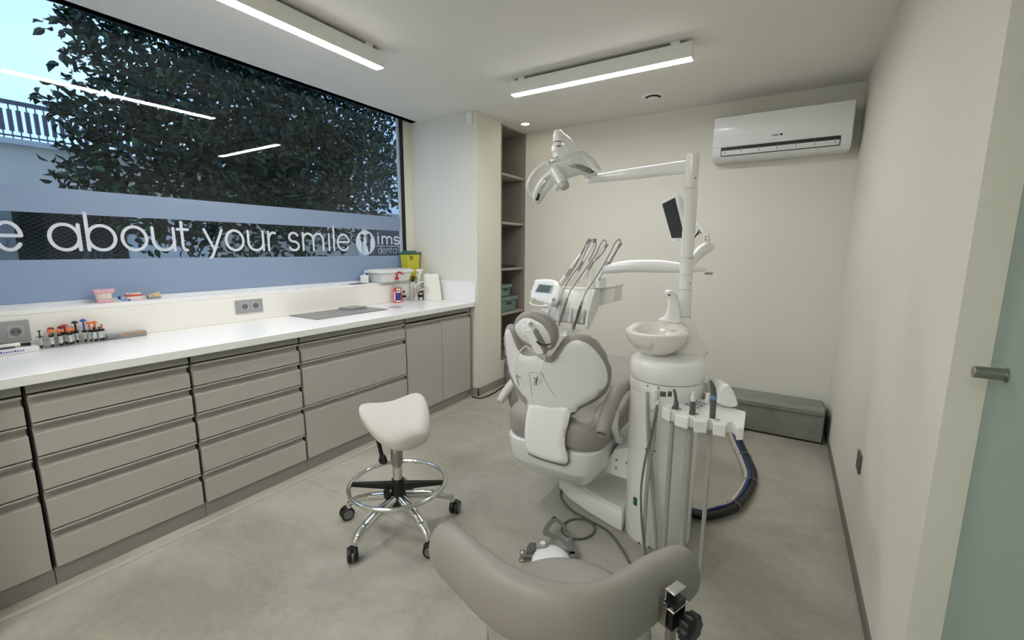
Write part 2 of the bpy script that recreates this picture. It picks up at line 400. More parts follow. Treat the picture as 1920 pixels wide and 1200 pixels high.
for c, a, b in [('d', 708, 714), ('e', 715.5, 722), ('n', 724, 729), ('t', 730.5, 734), ('a', 735.5, 742.5), ('l', 745, 748)]: put_letter('letter', c, yG(a), yG(b), z3, h3, .0019, letter_m, win, G)
obj('emblem_rule', B(G+.002, G+.003, yG(703), yG(749), bandz([(728, 462)]), bandz([(728, 461.2)])), letter_m, win, sm=False)
# ------------------------------------------------------------------ street outside
pave_m = stonemat('pavement', (150, 148, 142), (170, 168, 162), (188, 186, 180), .8, 2)
struct('ground', B(-24, -3.46, -12, 26, -.2, -.1), pave_m, sm=False)
bld_m = M('beige_render', (226, 214, 202), .85, var=.05, vscale=1.5)
conc_m = M('pale_grey_render', (214, 214, 214), .85, var=.04, vscale=1.2)
rail_m = M('grey_painted_railing', (88, 92, 108), .6)
BX = -9.0
bt = tag(thing('terrace_building', 'beige terrace building across the street with a slatted railing and a meshed shop front', 'building', (BX, 0, -.1)))
zt0 = at(0, 258, 'x', BX).z
obj('facade', B(BX-5, BX, -7, 4.2, 1.95, zt0-.07), bld_m, bt, sm=False)
obj('coping', B(BX-.3, BX+.1, -7, 4.25, zt0-.07, zt0), M('coping', (205, 205, 208), .7), bt, sm=False)
obj('terrace_slab', B(BX-5, BX-.3, -7, 4.2, zt0-.07, zt0-.01), bld_m, bt, sm=False)
ys0 = at(28, 440, 'x', BX).y; ys1 = at(236, 440, 'x', BX).y
obj('ground_floor_wall', B(BX-4, BX, -7, ys0, -.1, 1.95), M('grey_wall', (138, 137, 134), .85), bt, sm=False)
bm = BM(); box(bm, BX-4, BX, ys1, 4.2, -.1, 1.95); box(bm, BX-4, BX-.8, ys0, ys1, -.1, 1.95)
obj('ground_floor_wall', bm, conc_m, bt, sm=False)
bm = BM(); box(bm, BX-.02, BX+.06, -7, ys0-.1, 1.42, 1.5); box(bm, BX-.02, BX+.05, -7, ys0-.1, 1.7, 1.78)
obj('wall_moulding', bm, M('moulding_grey', (128, 128, 128), .8), bt, sm=False)
obj('shop_window', B(BX-.25, BX-.22, ys0, ys1, .1, 1.95), M('shop_dark', (16, 19, 22), .15), bt, sm=False)
for a_ in (ys0, ys1-.05): obj('shop_frame', B(BX-.22, BX+.02, a_, a_+.05, .1, 1.95), grey_m if False else blackframe_m, bt, sm=False)
bm = BM(); n_ = 26; st = .10
for k in range(-18, int((ys1-ys0)/st)+1):
    for sgn in (1, -1):
        a = V((BX-.02, ys0+k*st, .95)); L_ = 1.0
        p0 = a if sgn > 0 else V((a.x, a.y+1.7*L_, a.z)); p1 = V((a.x, a.y+1.7*L_, a.z+L_)) if sgn > 0 else V((a.x, a.y, a.z+L_))
        lo, hi = 0., 1.
        dy = p1.y-p0.y
        for bound, s2 in ((ys0+.05, 1), (ys1-.05, -1)):
            tt = (bound-p0.y)/dy
            if (dy > 0) == (s2 > 0): lo = max(lo, tt)
            else: hi = min(hi, tt)
        if hi-lo > .02:
            A_ = p0.lerp(p1, lo); B_ = p0.lerp(p1, hi); cyl(bm, A_, B_, .003, seg=4)
obj('diamond_mesh', bm, M('mesh_steel', (74, 78, 82), .5, .5), bt, sm=False)
# reversed discount figures on the shop glass
fy = at(192, 478, 'x', BX-.2).y; k = 0
yy = at(225, 478, 'x', BX-.2).y
for c in '-50%':
    L_, w_ = letter(c); hw = .011; wd = .085 if c != '-' else .05
    bm = BM(); stroke_bm(bm, [[(x/max(w_, .01)*wd, y*.085) for x, y in l] for l in L_], hw, V((BX-.2, yy, at(200, 485, 'x', BX-.2).z)), (0, -1, 0), (0, 0, 1), -.004)
    obj('figure', bm, M('teal_vinyl', (66, 104, 104), .5), bt, sm=False); yy -= wd+.045
zr = at(0, 181, 'x', BX).z
rl = tag(thing('terrace_railing', 'dark slatted metal railing along the roof terrace of the beige building', 'railing', (BX-.1, 0, zt0)))
obj('top_rail', B(BX-.14, BX-.08, -3, 4.2, zr-.05, zr), rail_m, rl, sm=False)
obj('bottom_rail', B(BX-.12, BX-.10, -3, 4.2, zt0+.06, zt0+.08), rail_m, rl, sm=False)
bm = BM(); box(bm, -.018, .018, -.022, .022, .13, zr-zt0-.12); box(bm, -.006, .006, -.006, .006, .0, zr-zt0-.04)
b0 = obj('slat', bm, rail_m, rl, sm=False, local=True)
sp = (at(196, 215, 'x', BX).y-at(5, 215, 'x', BX).y)/ (191/15.4)*.98
y_ = at(5, 215, 'x', BX).y-sp*20; b0.location = (-.01, y_, 0)
for k in range(1, 44):
    if y_+sp*k > 4.15: break
    c = b0.copy(); COL.objects.link(c); c.location = (-.01, y_+sp*k, 0)
# pale building further right
pb = tag(thing('pale_building', 'pale building glimpsed behind the right edge of the tree', 'building', (-12, 10, -.1)))
obj('facade', B(-15, -12, 6.5, 18, -.1, 2.6), M('beige_brown_wall', (150, 142, 130), .85), pb, sm=False)
obj('upper_storey', B(-15, -12.3, 6.5, 18, 2.6, 6.2), M('white_wall', (222, 224, 228), .8), pb, sm=False)
obj('dark_doorway', B(-12.02, -11.97, at(690, 450, 'x', -12).y, at(752, 450, 'x', -12).y, -.1, 2.35), M('dark_opening', (28, 32, 38), .5), pb, sm=False)
wy = 7.2
for k in range(6):
    bm = B(-12.32, -12.28, wy, wy+.9, 3.4, 4.6); f_ = obj('window', bm, M('far_window', (96, 104, 116), .3) if k == 0 else bpy.data.materials['far_window'], pb, sm=False); wy += 1.7
gp = at(674, 460, 'x', -7.5)
tag(obj('street_post', B(-7.6, -7.5, gp.y-.03, gp.y+.03, -.1, 2.3), M('post_grey', (178, 180, 180), .6), bevel=.008), 'pale grey street post behind the round emblem on the glass', 'post')
gp = at(684, 460, 'x', -8.3)
tag(obj('pale_door_frame', B(-8.4, -8.3, gp.y-.05, gp.y+.05, -.1, 2.2), M('post_white', (205, 206, 206), .6), bevel=.008), 'whiter square post just right of the pale grey post', 'post')
# tree: trunk, branches, 300 leaves as parts, the rest as one mass
tx, ty = -6.9, 4.4
tr = tag(thing('broadleaf_tree', 'dense dark green broadleaf street tree filling the shop window', 'tree', (tx, ty, -.1)))
bark_m = M('bark', (52, 48, 42), .9, bump=.6, bscale=30)
bm = BM(); tube(bm, [(tx, ty, -.1), (tx+.03, ty+.04, .9), (tx-.02, ty, 1.8)], [.13, .10, .09]); obj('trunk', bm, bark_m, tr)
CL = []                                       # crown lobes: centre, radius
for px, py, X, r in [(560, 260, -6.7, 1.2), (640, 330, -6.5, 1.0), (420, 200, -6.6, 1.15), (330, 330, -6.3, .85), (250, 250, -6.1, .62), (190, 330, -6.1, .42), (230, 130, -6.2, .55), (160, 70, -6.2, .30), (200, 40, -6.2, .42),
                     (300, 80, -6.5, .8), (450, 60, -6.6, 1.0), (620, 180, -6.7, 1.1), (700, 330, -6.6, .78), (140, 205, -6.0, .26), (115, 190, -6.0, .15), (160, 215, -6.0, .26), (480, 350, -6.3, .9), (420, 420, -6.2, .6), (560, 420, -6.2, .6), (300, 410, -6.1, .42), (255, 400, -6.0, .28),
                     (640, 420, -6.4, .5), (700, 250, -6.9, .8), (350, -60, -6.6, 1.0), (600, 20, -6.8, 1.1), (760, 120, -6.9, 1.1), (175, 300, -6.1, .3), (165, 345, -6.1, .28), (118, 35, -6.2, .10), (500, 130, -7.4, 1.1), (560, 330, -7.3, 1.0), (360, 230, -7.2, .8), (90, 152, -5.95, .10), (235, 395, -6.0, .16)]:
    CL.append((at(px, py, 'x', X), r))
bm = BM()
for i_, (c, r) in enumerate(CL):
    a = V((tx, ty, 1.7)); mid_ = a.lerp(c, .5)+V((0, 0, .15)); tube(bm, [a, mid_, c], [.05, .028, .008], 6, 4)
obj('branches', bm, bark_m, tr)
def leafgeo(L, W):
    return [(0, 0, 0), (-W*.42, L*.3, .012), (0, L*.32, -.006), (W*.42, L*.3, .012), (-W*.45, L*.62, .008), (0, L*.65, -.012), (W*.45, L*.62, .008), (0, L, -.03)], [(0, 2, 1), (0, 3, 2), (1, 2, 5, 4), (2, 3, 6, 5), (4, 5, 7), (5, 6, 7)]
leaf_m = bpy.data.materials.new('leaf'); leaf_m.use_nodes = True; n = leaf_m.node_tree; b = n.nodes['Principled BSDF']
g1 = n.nodes.new('ShaderNodeNewGeometry'); r1 = n.nodes.new('ShaderNodeValToRGB'); r1.color_ramp.elements[0].color = (*lin((14, 28, 20)), 1); r1.color_ramp.elements[1].color = (*lin((44, 66, 40)), 1); r1.color_ramp.elements[0].position = .3
n.links.new(g1.outputs['Random Per Island'], r1.inputs[0]); n.links.new(r1.outputs[0], b.inputs['Base Color']); b.inputs['Roughness'].default_value = .4; b.inputs['Specular IOR Level'].default_value = .22
lms = []
for nm, c in (('leaf_dark', (16, 31, 24)), ('leaf_mid', (28, 46, 32)), ('leaf_fresh', (70, 98, 56))): lms.append(M(nm, c, .4, spec=.22))
def rnd_leaf():
    tot = [r**2.6 for c, r in CL]; x = random.random()*sum(tot)
    for (c, r), q in zip(CL, tot):
        x -= q
        if x <= 0: break
    while True:
        p = V((random.uniform(-1, 1), random.uniform(-1, 1), random.uniform(-1, 1)))
        l = p.length
        if .2 < l < 1: break
    p = c+p*r
    d = V((random.gauss(0, 1), random.gauss(0, 1), random.gauss(-.55, .6))).normalized()
    x_, y_ = frame(d); a = random.uniform(0, 2*pi)
    X_ = x_*cos(a)+y_*sin(a)
    if abs(X_.z) > .75: X_ = (X_+V((random.uniform(-1, 1), random.uniform(-1, 1), 0))).normalized(); X_ = (X_-d*X_.dot(d)).normalized()
    Z_ = X_.cross(d)
    return p, X_, d, Z_
NL = 25000
LV = [rnd_leaf() for _ in range(NL)]
LV.sort(key=lambda q: (q[0]-CAMP).length if q[0].y > .5 and at is not None else 99)
meshes = []
for k, mt in enumerate(lms):
    for L_, W_ in ((.115, .062), (.095, .05)):
        v, f = leafgeo(L_, W_); me = bpy.data.meshes.new('leaf'); me.from_pydata(v, [], f); me.materials.append(mt); meshes.append(me)
vis = [q for q in LV if q[0].z > 1.2 and q[0].z < 3.9][:300]; vs_ = set(id(q) for q in vis)
for i_, (p, X_, Y_, Z_) in enumerate(vis):
    o = bpy.data.objects.new('leaf', meshes[random.choice([0, 1, 0, 1, 2, 3, 2, 3, 4])]); COL.objects.link(o); o.parent = tr
    mm = Matrix((X_, Y_, Z_)).transposed().to_4x4(); mm.translation = p-tr.location; o.matrix_local = mm
v, f = [], []
for q in LV:
    if id(q) in vs_: continue
    p, X_, Y_, Z_ = q; p = p-tr.location; s = random.uniform(.8, 1.15); g, ff = leafgeo(.11*s, .058*s); o_ = len(v)
    v += [tuple(p+X_*a+Y_*b_+Z_*c) for a, b_, c in g]; f += [tuple(i+o_ for i in t) for t in ff]
me = bpy.data.meshes.new('foliage'); me.from_pydata(v, [], f); me.materials.append(leaf_m)
o = bpy.data.objects.new('foliage', me); COL.objects.link(o); o.parent = tr; tag(o, kind='stuff')
# ------------------------------------------------------------------ ceiling fixtures
def strip(loc, L, alongx, label):
    t = tag(thing('ceiling_strip_light', label, 'ceiling light', loc), group=None)
    def bb(a0, a1, b0, b1, z0, z1): return B(a0, a1, b0, b1, z0, z1) if alongx else B(b0, b1, a0, a1, z0, z1)
    x, y, z = loc
    def W(a0, a1, b0, b1, z0, z1):
        return B(x+a0, x+a1, y+b0, y+b1, z0, z1) if alongx else B(x+b0, x+b1, y+a0, y+a1, z0, z1)
    obj('housing', W(-L/2, L/2, -.031, .031, 2.464, 2.548), whitesat_m, t, bevel=.001)
    obj('diffuser', W(-L/2+.002, L/2-.002, -.029, .029, 2.4615, 2.4645), led_m, t, sm=False)
    for a in (-L/2+.05, L/2-.12): obj('mounting_clip', W(a, a+.05, -.02, .02, 2.548, H), whitesat_m, t, sm=False)
    obj('backing_rail', W(-L/2+.03, L/2-.03, -.012, .012, 2.552, 2.562), M('rail_grey', (120, 120, 118), .6), t, sm=False)
    return t
strip((-2.207, 1.43, 2.457), 1.2, False, 'long white ceiling strip light running parallel to the window')
strip((-1.164, 2.85, 2.457), 1.2, True, 'white ceiling strip light running across the room in front of the air conditioner')
strip((-1.45, -.35, 2.457), 1.5, True, 'white ceiling strip light in the corridor just behind the viewpoint')
strip((-.6, -1.3, 2.457), 1.5, True, 'unseen white ceiling strip light added as fill furthest back in the corridor behind the viewpoint')  # extra unseen strip, added to brighten white surfaces that face the camera
t = tag(thing('recessed_downlight', 'small round recessed downlight glowing in the ceiling by the shelf niche', 'ceiling light', (-2.24, 3.84, H-.01)))
bm = BM(); lathe(bm, (-2.24, 3.84, H-.008), [(.045, .008), (.046, .002), (.040, 0), (.036, .004), (.036, .008)], 32); obj('trim_ring', bm, whitesat_m, t)
bm = BM(); lathe(bm, (-2.24, 3.84, H-.006), [(.0, 0), (.034, 0), (.034, .005), (0, .005)], 32); obj('lens', bm, down_m, t)
t = tag(thing('ceiling_air_vent', 'round white disc-valve air vent in the ceiling left of the air conditioner', 'air vent', (-1.005, 3.70, H-.03)))
bm = BM(); lathe(bm, (-1.005, 3.70, H-.012), [(.088, .012), (.086, .005), (.074, 0), (.060, .004), (.056, .012)], 40); obj('outer_ring', bm, whitesat_m, t)
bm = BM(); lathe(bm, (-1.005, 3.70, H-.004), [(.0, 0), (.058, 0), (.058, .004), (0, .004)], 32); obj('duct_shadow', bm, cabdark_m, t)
bm = BM(); lathe(bm, (-1.005, 3.70, H-.03), [(.0, 0), (.036, .002), (.048, .010), (.046, .016), (.01, .022), (.01, .028), (0, .028)], 36); obj('valve_disc', bm, whitesat_m, t)
# motion detector on the pier
t = tag(thing('motion_detector', 'white oval alarm motion detector high on the pier corner', 'motion detector', (-2.47, Y1-.02, 2.44)))
L_ = smooth([(-.028, .0, 0), (-.024, -.045, 0), (0, -.066, 0), (.024, -.045, 0), (.028, 0, 0), (.024, .05, 0), (0, .062, 0), (-.024, .05, 0)], 4, True)
bm = BM(); pillow(bm, L_, (-2.47, Y1-.008, 2.512), (1, 0, 0), (0, 0, 1), .034, .028, .006, .004, .009); obj('shell', bm, whitesat_m, t)
bm = BM(); cyl(bm, (-2.47, Y1-.036, 2.497), (-2.47, Y1-.0445, 2.497), .004); obj('indicator', bm, chrome_m, t)
obj('lens_slot', B(-2.488, -2.474, Y1-.0435, Y1-.036, 2.493, 2.496), grey_m, t, sm=False)
obj('wall_bracket', B(-2.485, -2.455, Y1-.02, Y1, 2.565, 2.575), grey_m, t, sm=False)
# ------------------------------------------------------------------ air conditioner
ax0, ax1 = -.587, .304
t = tag(thing('air_conditioner', 'white split air conditioner high on the back wall', 'air conditioner', (-.14, 4.05, 2.09)))
YF = 3.945
prof = [(YB-.002, 2.41), (YF+.03, 2.41), (YF+.004, 2.402), (YF, 2.36), (YF, 2.185), (YF+.004, 2.15), (YF+.012, 2.12), (YF+.035, 2.098), (YF+.07, 2.09), (YB-.002, 2.09)]
bm = BM(); rings(bm, [[V((x, y, z)) for y, z in prof] for x in (ax0, ax1)]); obj('body', bm, M('aircon_white', (236, 238, 240), .2, coat=.3), t, bevel=.008, seg=3)
bm = BM(); prism(bm, [(ax0+.004, YF-.006, 2.402), (ax0+.004, YF-.008, 2.36), (ax0+.004, YF-.008, 2.19), (ax0+.004, YF-.002, 2.178), (ax0+.004, YF+.004, 2.178), (ax0+.004, YF+.004, 2.402)], (ax1-ax0-.008, 0, 0)); obj('front_panel', bm, bpy.data.materials['aircon_white'], t, bevel=.003)
sx0, sx1 = ax0+.065, ax1-.065
bm = BM(); prism(bm, [(sx0, YF-.0035, 2.177), (sx0, YF+.000, 2.15), (sx0, YF+.012, 2.114), (sx0, YF+.03, 2.116), (sx0, YF+.02, 2.177)], (sx1-sx0, 0, 0)); obj('outlet_slot', bm, black_m, t, sm=False)
bm = BM(); prism(bm, [(sx0+.006, YF-.008, 2.152), (sx0+.006, YF+.006, 2.119), (sx0+.006, YF+.012, 2.119), (sx0+.006, YF+.0, 2.152)], (sx1-sx0-.012, 0, 0)); obj('louvre_flap', bm, bpy.data.materials['aircon_white'], t, bevel=.001)
for k in range(7):
    xx = sx0+.03+(sx1-sx0-.06)*k/6; obj('louvre_rib', B(xx-.002, xx+.002, YF-.008, YF+.01, 2.128, 2.162), grey_m, t, sm=False)
zl = 2.215; xl = at(1452, 254, 'y', YF).x; zl = at(1452, 254, 'y', YF).z
bm = BM(); cyl(bm, (at(1465, 253, 'y', YF).x, YF-.011, zl+.001), (at(1465, 253, 'y', YF).x, YF-.0075, zl+.001), .008, seg=20)
for k in range(5):
    xx = xl+.002+k*.0085-.016; 
    for q in ((0, 0), (.0045, 0)): box(bm, xx+q[0], xx+q[0]+.0019, YF-.0095, YF-.0075, zl-.0045, zl+.005)
    box(bm, xx, xx+.0045, YF-.0095, YF-.0075, zl+.002-(k % 3)*.0022, zl+.0035-(k % 3)*.0022)
obj('maker_badge', bm, black_m, t, sm=False)
# ------------------------------------------------------------------ sockets
def socket_inner(t, o, U, N, s=.021):
    o = V(o); U = V(U); N = V(N)
    bm = BM(); cyl(bm, o, o+N*.0015, s, seg=28); obj('socket_ring', bm, grey_m, t)
    bm = BM(); cyl(bm, o+N*.0015, o+N*.0018, s*.86, seg=28); obj('socket_well', bm, M('well', (112, 112, 114), .5), t)
    for sgn in (-1, 1):
        bm = BM(); cyl(bm, o+U*sgn*.0095+N*.0018, o+U*sgn*.0095+N*.0025, .0035, seg=12); obj('contact_hole', bm, black_m, t)
def dsock(y0, y1, z0, z1, X, cs, label, name='wall_socket'):
    t = tag(thing(name, label, 'socket', (X, (y0+y1)/2, z0)))
    obj('frame', B(X, X+.009, y0, y1, z0, z1), socket_m, t, bevel=.004, seg=3)
    zc = (z0+z1)/2
    for c in cs:
        obj('insert', B(X+.009, X+.0105, c-.027, c+.027, zc-.027, zc+.027), M('insert_grey', (172, 172, 174), .4), t, bevel=.001)
        socket_inner(t, (X+.0105, c, zc), (0, 1, 0), (1, 0, 0))
    return t
dsock(1.484, 1.662, .955, 1.043, XS+.012, (1.542, 1.613), 'silver grey double power socket in the middle of the splashback')
dsock(.29, .551, .940, 1.043, XS+.012, (.42, .503), 'silver grey power socket above the white tray at the left edge')
t = tag(thing('floor_level_socket', 'dark grey power socket low on the right-hand wall', 'socket', (XR, 2.46, .38)))
obj('frame', B(XR-.009, XR, 2.417, 2.502, .383, .472), M('anthracite', (84, 84, 80), .4), t, bevel=.003)
bm = BM(); cyl(bm, (XR-.009, 2.46, .427), (XR-.0105, 2.46, .427), .021, seg=24); obj('socket_ring', bm, grey_m, t)
bm = BM(); cyl(bm, (XR-.0105, 2.46, .427), (XR-.011, 2.46, .427), .017, seg=24); obj('socket_well', bm, black_m, t)
# ------------------------------------------------------------------ glass sliding door at the right
dr = tag(thing('door_1', 'frosted green glass sliding door panel beside the right-hand jamb', 'door', (.44, .9, 0)), kind='structure')
obj('door_glass', B(.432, .442, .2, YJ+.04, .01, 2.45), door_m, dr, bevel=.002)
kz = at(1862, 695, 'x', .42).z; ky = at(1887, 695, 'x', .43).y
bm = BM(); cyl(bm, (.432, ky, kz), (.378, ky, kz), .0135, seg=32); obj('door_knob', bm, steel_m, dr, bevel=.0015)
bm = BM(); cyl(bm, (.432, ky, kz), (.4275, ky, kz), .016, seg=32); obj('knob_rosette', bm, steel_m, dr)
# ------------------------------------------------------------------ base cabinets and worktop
XF = -2.45
ud = [('u1', YN+.002, .395), ('u2', .40, .955), ('u3', .960, 1.532), ('u4', 1.537, 2.408), ('u5', 2.413, 3.222)]
rows = {'u1': [.815, .697, .558, .415, .078], 'u2': [.815, .70, .560, .417, .242, .078], 'u3': [.815, .70, .560, .417, .242, .078], 'u4': [.815, .70, .417, .078]}
labs = {'u1': 'grey drawer cabinet cut off at the left edge of the photo, its lowest drawer deep',
        'u2': 'wide grey five-drawer cabinet, the first complete one from the left',
        'u3': 'grey five-drawer cabinet in the middle, between the left five-drawer unit and the three-drawer unit',
        'u4': 'widest grey cabinet with one shallow and two deep drawers, behind the saddle stool',
        'u5': 'grey two-door cabinet at the far end of the worktop by the pier'}
def front(name, par, y0, y1, z0, z1):
    hz = .042
    o = obj(name, B(XF-.030, XF, y0, y1, z0, z1-hz), cab_m, par, bevel=.003, seg=3)
    # scooped grip: sloped channel with a projecting lip
    prof = [(XF-.030, z1-hz-.001), (XF-.002, z1-hz-.001), (XF-.024, z1-hz+.006), (XF-.028, z1-hz+.016), (XF-.024, z1-.015), (XF-.012, z1-.009), (XF+.002, z1-.008), (XF+.003, z1-.006), (XF+.003, z1-.0005), (XF-.030, z1-.0005)]
    bm = BM(); rings(bm, [[V((x, y, z)) for x, z in prof] for y in (y0+.001, y1-.001)])
    h = obj('handle', bm, cab_m, o, ang=30, bevel=.0012); return o
for u, y0, y1 in ud:
    t = thing('door_cabinet' if u == 'u5' else 'drawer_cabinet', labs[u], 'cabinet', ((XF+XS)/2, (y0+y1)/2, 0))
    obj('carcass', B(XS+.02, XF-.0315, y0, y1, .075, .858), M('carcass', (112, 111, 107), .5) if u == 'u1' else bpy.data.materials['carcass'], t, sm=False)
    obj('plinth', B(XS+.02, XF-.012, y0-.001, y1+.001, .0, .075) if u != 'u5' else B(XS+.02, XF-.012, y0, y1-.03, 0, .075), plinth_m, t, sm=False)
    obj('shadow_gap', B(XF-.0315, XF-.031, y0, y1, .076, .857), cabdark_m, t, sm=False)
    obj('top_filler', B(XF-.018, XF-.006, y0+.004, y1-.004, .823, .858), plinth_m, t, sm=False)
    if u == 'u5':
        ym = 2.826
        front('door', t, y0+.004, ym-.002, .078, .805); front('door', t, ym+.002, y1-.002, .078, .805)
    else:
        R_ = rows[u]
        for a, b_ in zip(R_, R_[1:]): front('drawer', t, y0+.005, y1-.005, b_+.0045 if b_ > .1 else b_, a)
tag(obj('worktop', B(XS+.001, -2.43, YN+.001, Y1-.002, .860, .900), top_m, bevel=.003, seg=3), 'long white stone worktop running over all the cabinets', 'worktop')
bm = B(XS-.018, XS+.012, YN+.001, Y1-.004, .9005, 1.0645)
tag(obj('splashback', bm, splash_m, bevel=.002), 'cream white splashback panel between the worktop and the window sill', 'splashback')
zside = 1.085
tag(obj('side_upstand', B(XS+.014, -2.417, Y1-.018, Y1-.001, .9005, zside), top_m, bevel=.002), 'short white upstand on the pier at the far end of the worktop', 'splashback')
# ------------------------------------------------------------------ shelf niche
t = tag(thing('niche_shelving', 'tall taupe built-in shelving recessed in the pier', 'shelving', (-2.6, 3.9, NZ0)))
obj('back_panel', B(XD+.001, XD+.012, NY0+.001, NY1-.001, NZ0, NZ1), niche_m, t, sm=False)
obj('side_panel', B(XD+.012, XN+.002, NY0+.001, NY0+.017, NZ0, NZ1), niche_m, t, sm=False)
obj('side_panel', B(XD+.012, XN+.002, NY1-.017, NY1-.001, NZ0, NZ1), niche_m, t, sm=False)
obj('top_panel', B(XD+.012, XN+.002, NY0+.017, NY1-.017, NZ1-.017, NZ1-.001), niche_m, t, sm=False)
obj('bottom_panel', B(XD+.012, XN+.002, NY0+.017, NY1-.017, NZ0+.001, NZ0+.018), niche_m, t, sm=False)
shz = [2.118, 1.655, 1.196, .741]
for z in shz: obj('shelf', B(XD+.012, XN-.012, NY0+.017, NY1-.017, z-.022, z), M('shelf_taupe', (170, 164, 154), .5) if z == 2.118 else bpy.data.materials['shelf_taupe'], t, sm=False)
green_m = M('sage_green_plastic', (104, 138, 124), .45)
def bin_(name, x0, x1, y0, y1, z0, h, label):
    t = tag(thing(name, label, 'storage box', ((x0+x1)/2, (y0+y1)/2, z0)), group=None)
    bm = BM(); i_ = .014
    rings(bm, [[V((x0+a, y0+a, z)), V((x1-a, y0+a, z)), V((x1-a, y1-a, z)), V((x0+a, y1-a, z))] for a, z in ((i_+.006, z0), (i_, z0+h*.72))]); obj('tub', bm, green_m, t, bevel=.012, seg=3)
    obj('lid', B(x0, x1, y0, y1, z0+h*.72, z0+h), green_m, t, bevel=.008, seg=3)
    obj('grip_hole', B(x1-i_-.001, x1-i_+.0015, (y0+y1)/2-.045, (y0+y1)/2+.045, z0+h*.48, z0+h*.62), black_m, t, bevel=.0005)
bin_('storage_box', -2.70, -2.43, 3.735, 4.045, .741, .158, 'larger sage green lidded box on the niche shelf, under the smaller one')
bin_('storage_box', -2.68, -2.445, 3.75, 3.955, .900, .125, 'smaller sage green lidded box stacked on the larger one')
t = tag(thing('orange_bottle', 'narrow orange spray can standing at the left of the green boxes', 'bottle', (-2.45, 3.709, .741)))
bm = BM(); lathe(bm, (-2.45, 3.709, .741), [(.018, 0), (.02, .004), (.02, .034)], 20); obj('grey_base', bm, grey_m, t)
bm = BM(); lathe(bm, (-2.45, 3.709, .775), [(.02, 0), (.02, .13), (.016, .142), (.009, .146)], 20); obj('can', bm, M('orange_red', (206, 84, 50), .4), t)
bm = BM(); lathe(bm, (-2.45, 3.709, .921), [(.009, 0), (.009, .03), (.006, .034)], 16); obj('cap', bm, dkgrey_m, t)
bm = BM(); box(bm, -2.70, -2.44, 3.70, 4.05, 1.1965, 1.209); tag(obj('dark_folder', bm, black_m, bevel=.002), 'lower of two flat dark folders on the middle niche shelf', 'folder')
bm = BM(); box(bm, -2.69, -2.45, 3.71, 4.02, 1.2095, 1.222); tag(obj('dark_folder', bm, M('charcoal', (34, 33, 32), .5), bevel=.002), 'upper of two flat dark folders on the middle niche shelf', 'folder')
# ------------------------------------------------------------------ things on worktop and sill
def bottle_body(o, prof, seg=28, sx=1, sy=1, ax=(0, 0, 1)):
    bm = BM(); lathe(bm, o, prof, seg, ax, sx, sy); return bm
bx_m = M('board_grey', (128, 129, 128), .35)
t = B(-3.035, -2.705, 1.835, 2.47, .900, .906)
tag(obj('glass_board', t, bx_m, bevel=.002), 'thin grey glass board lying on the worktop', 'board')
p = V((-2.99, 2.36, .907))
tag(obj('notepad', B(-3.03, -2.90, 2.25, 2.42, .9065, .917), M('pad_grey', (148, 150, 149), .5), bevel=.002), 'small grey pad lying on the far end of the glass board', 'pad')
bm = bottle_body((-2.775, 2.61, .9003), [(0, 0), (.058, 0), (.058, .0012), (.054, .0022), (0, .0022)], 48)
tag(obj('waste_lid', bm, M('lid_grey', (172, 172, 174), .35)), 'flat round grey lid set flush in the worktop before the tap', 'lid')
# red soap
o = V((-3.0, 2.86, .9003)); red = M('red_plastic', (196, 34, 44), .3)
t = tag(thing('soap_bottle', 'red liquid soap bottle with a red pump top', 'bottle', o))
obj('liquid', bottle_body(o, [(0, 0), (.036, 0), (.040, .006), (.040, .132), (0, .132)], 32, .8, 1), M('red_soap', (214, 62, 66), .25), t)
obj('bottle', bottle_body(o+V((0, 0, .132)), [(.0405, 0), (.040, .02), (.034, .042), (.018, .060), (.0135, .066), (.0135, .08)], 32, .8, 1), clear_m, t)
obj('collar', bottle_body(o+V((0, 0, .208)), [(0, 0), (.017, 0), (.018, .02), (.010, .026), (.0065, .028), (.0065, .058), (0, .058)], 24), red, t)
bm = BM(); tube(bm, [o+V((-.012, 0, .268)), o+V((0, 0, .272)), o+V((.008, .03, .272)), o+V((.012, .055, .262)), o+V((.013, .062, .252))], [.010, .012, .009, .007, .005], 12); obj('pump_head', bm, red, t)
def sticker(par, name, c, u0, u1, z0, z1, r, mat, sx=1, sy=1, th=.0006):
    bm = BM(); R = [[], []]
    n_ = 8
    for z, L in ((z0, R[0]), (z1, R[1])):
        for k in range(n_+1):
            a = radians(u0+(u1-u0)*k/n_); L.append(c+V((r*sx*cos(a), r*sy*sin(a), z)))
    va = [bm.verts.new(p) for p in R[0]]; vb = [bm.verts.new(p) for p in R[1]]
    for k in range(n_): bm.faces.new((va[k], va[k+1], vb[k+1], vb[k]))
    return obj(name, bm, mat, par)
lw = M('label_white', (238, 236, 238), .5); lb = M('label_blue', (44, 56, 140), .5); lr = M('label_text_red', (190, 40, 60), .5)
sticker(t, 'label_blue_panel', o, -62, 12, .022, .088, .0408, lb, .8)
sticker(t, 'label_white_top', o, -50, 8, .092, .128, .0408, lw, .8)
sticker(t, 'label_white_strip', o, -92, -72, .016, .10, .0408, lw, .8)
sticker(t, 'label_white_foot', o, -62, 8, .008, .020, .0409, lw, .8)
for k, (a, b_) in enumerate([(-44, -36), (-33, -27), (-24, -17), (-14, -8)]): sticker(t, 'label_letter', o, a, b_, .100+(k % 2)*.002, .118+(k == 1)*.006, .0412, black_m, .8)
sticker(t, 'label_dot', o, -48, -36, .074, .083, .0413, lr, .8)
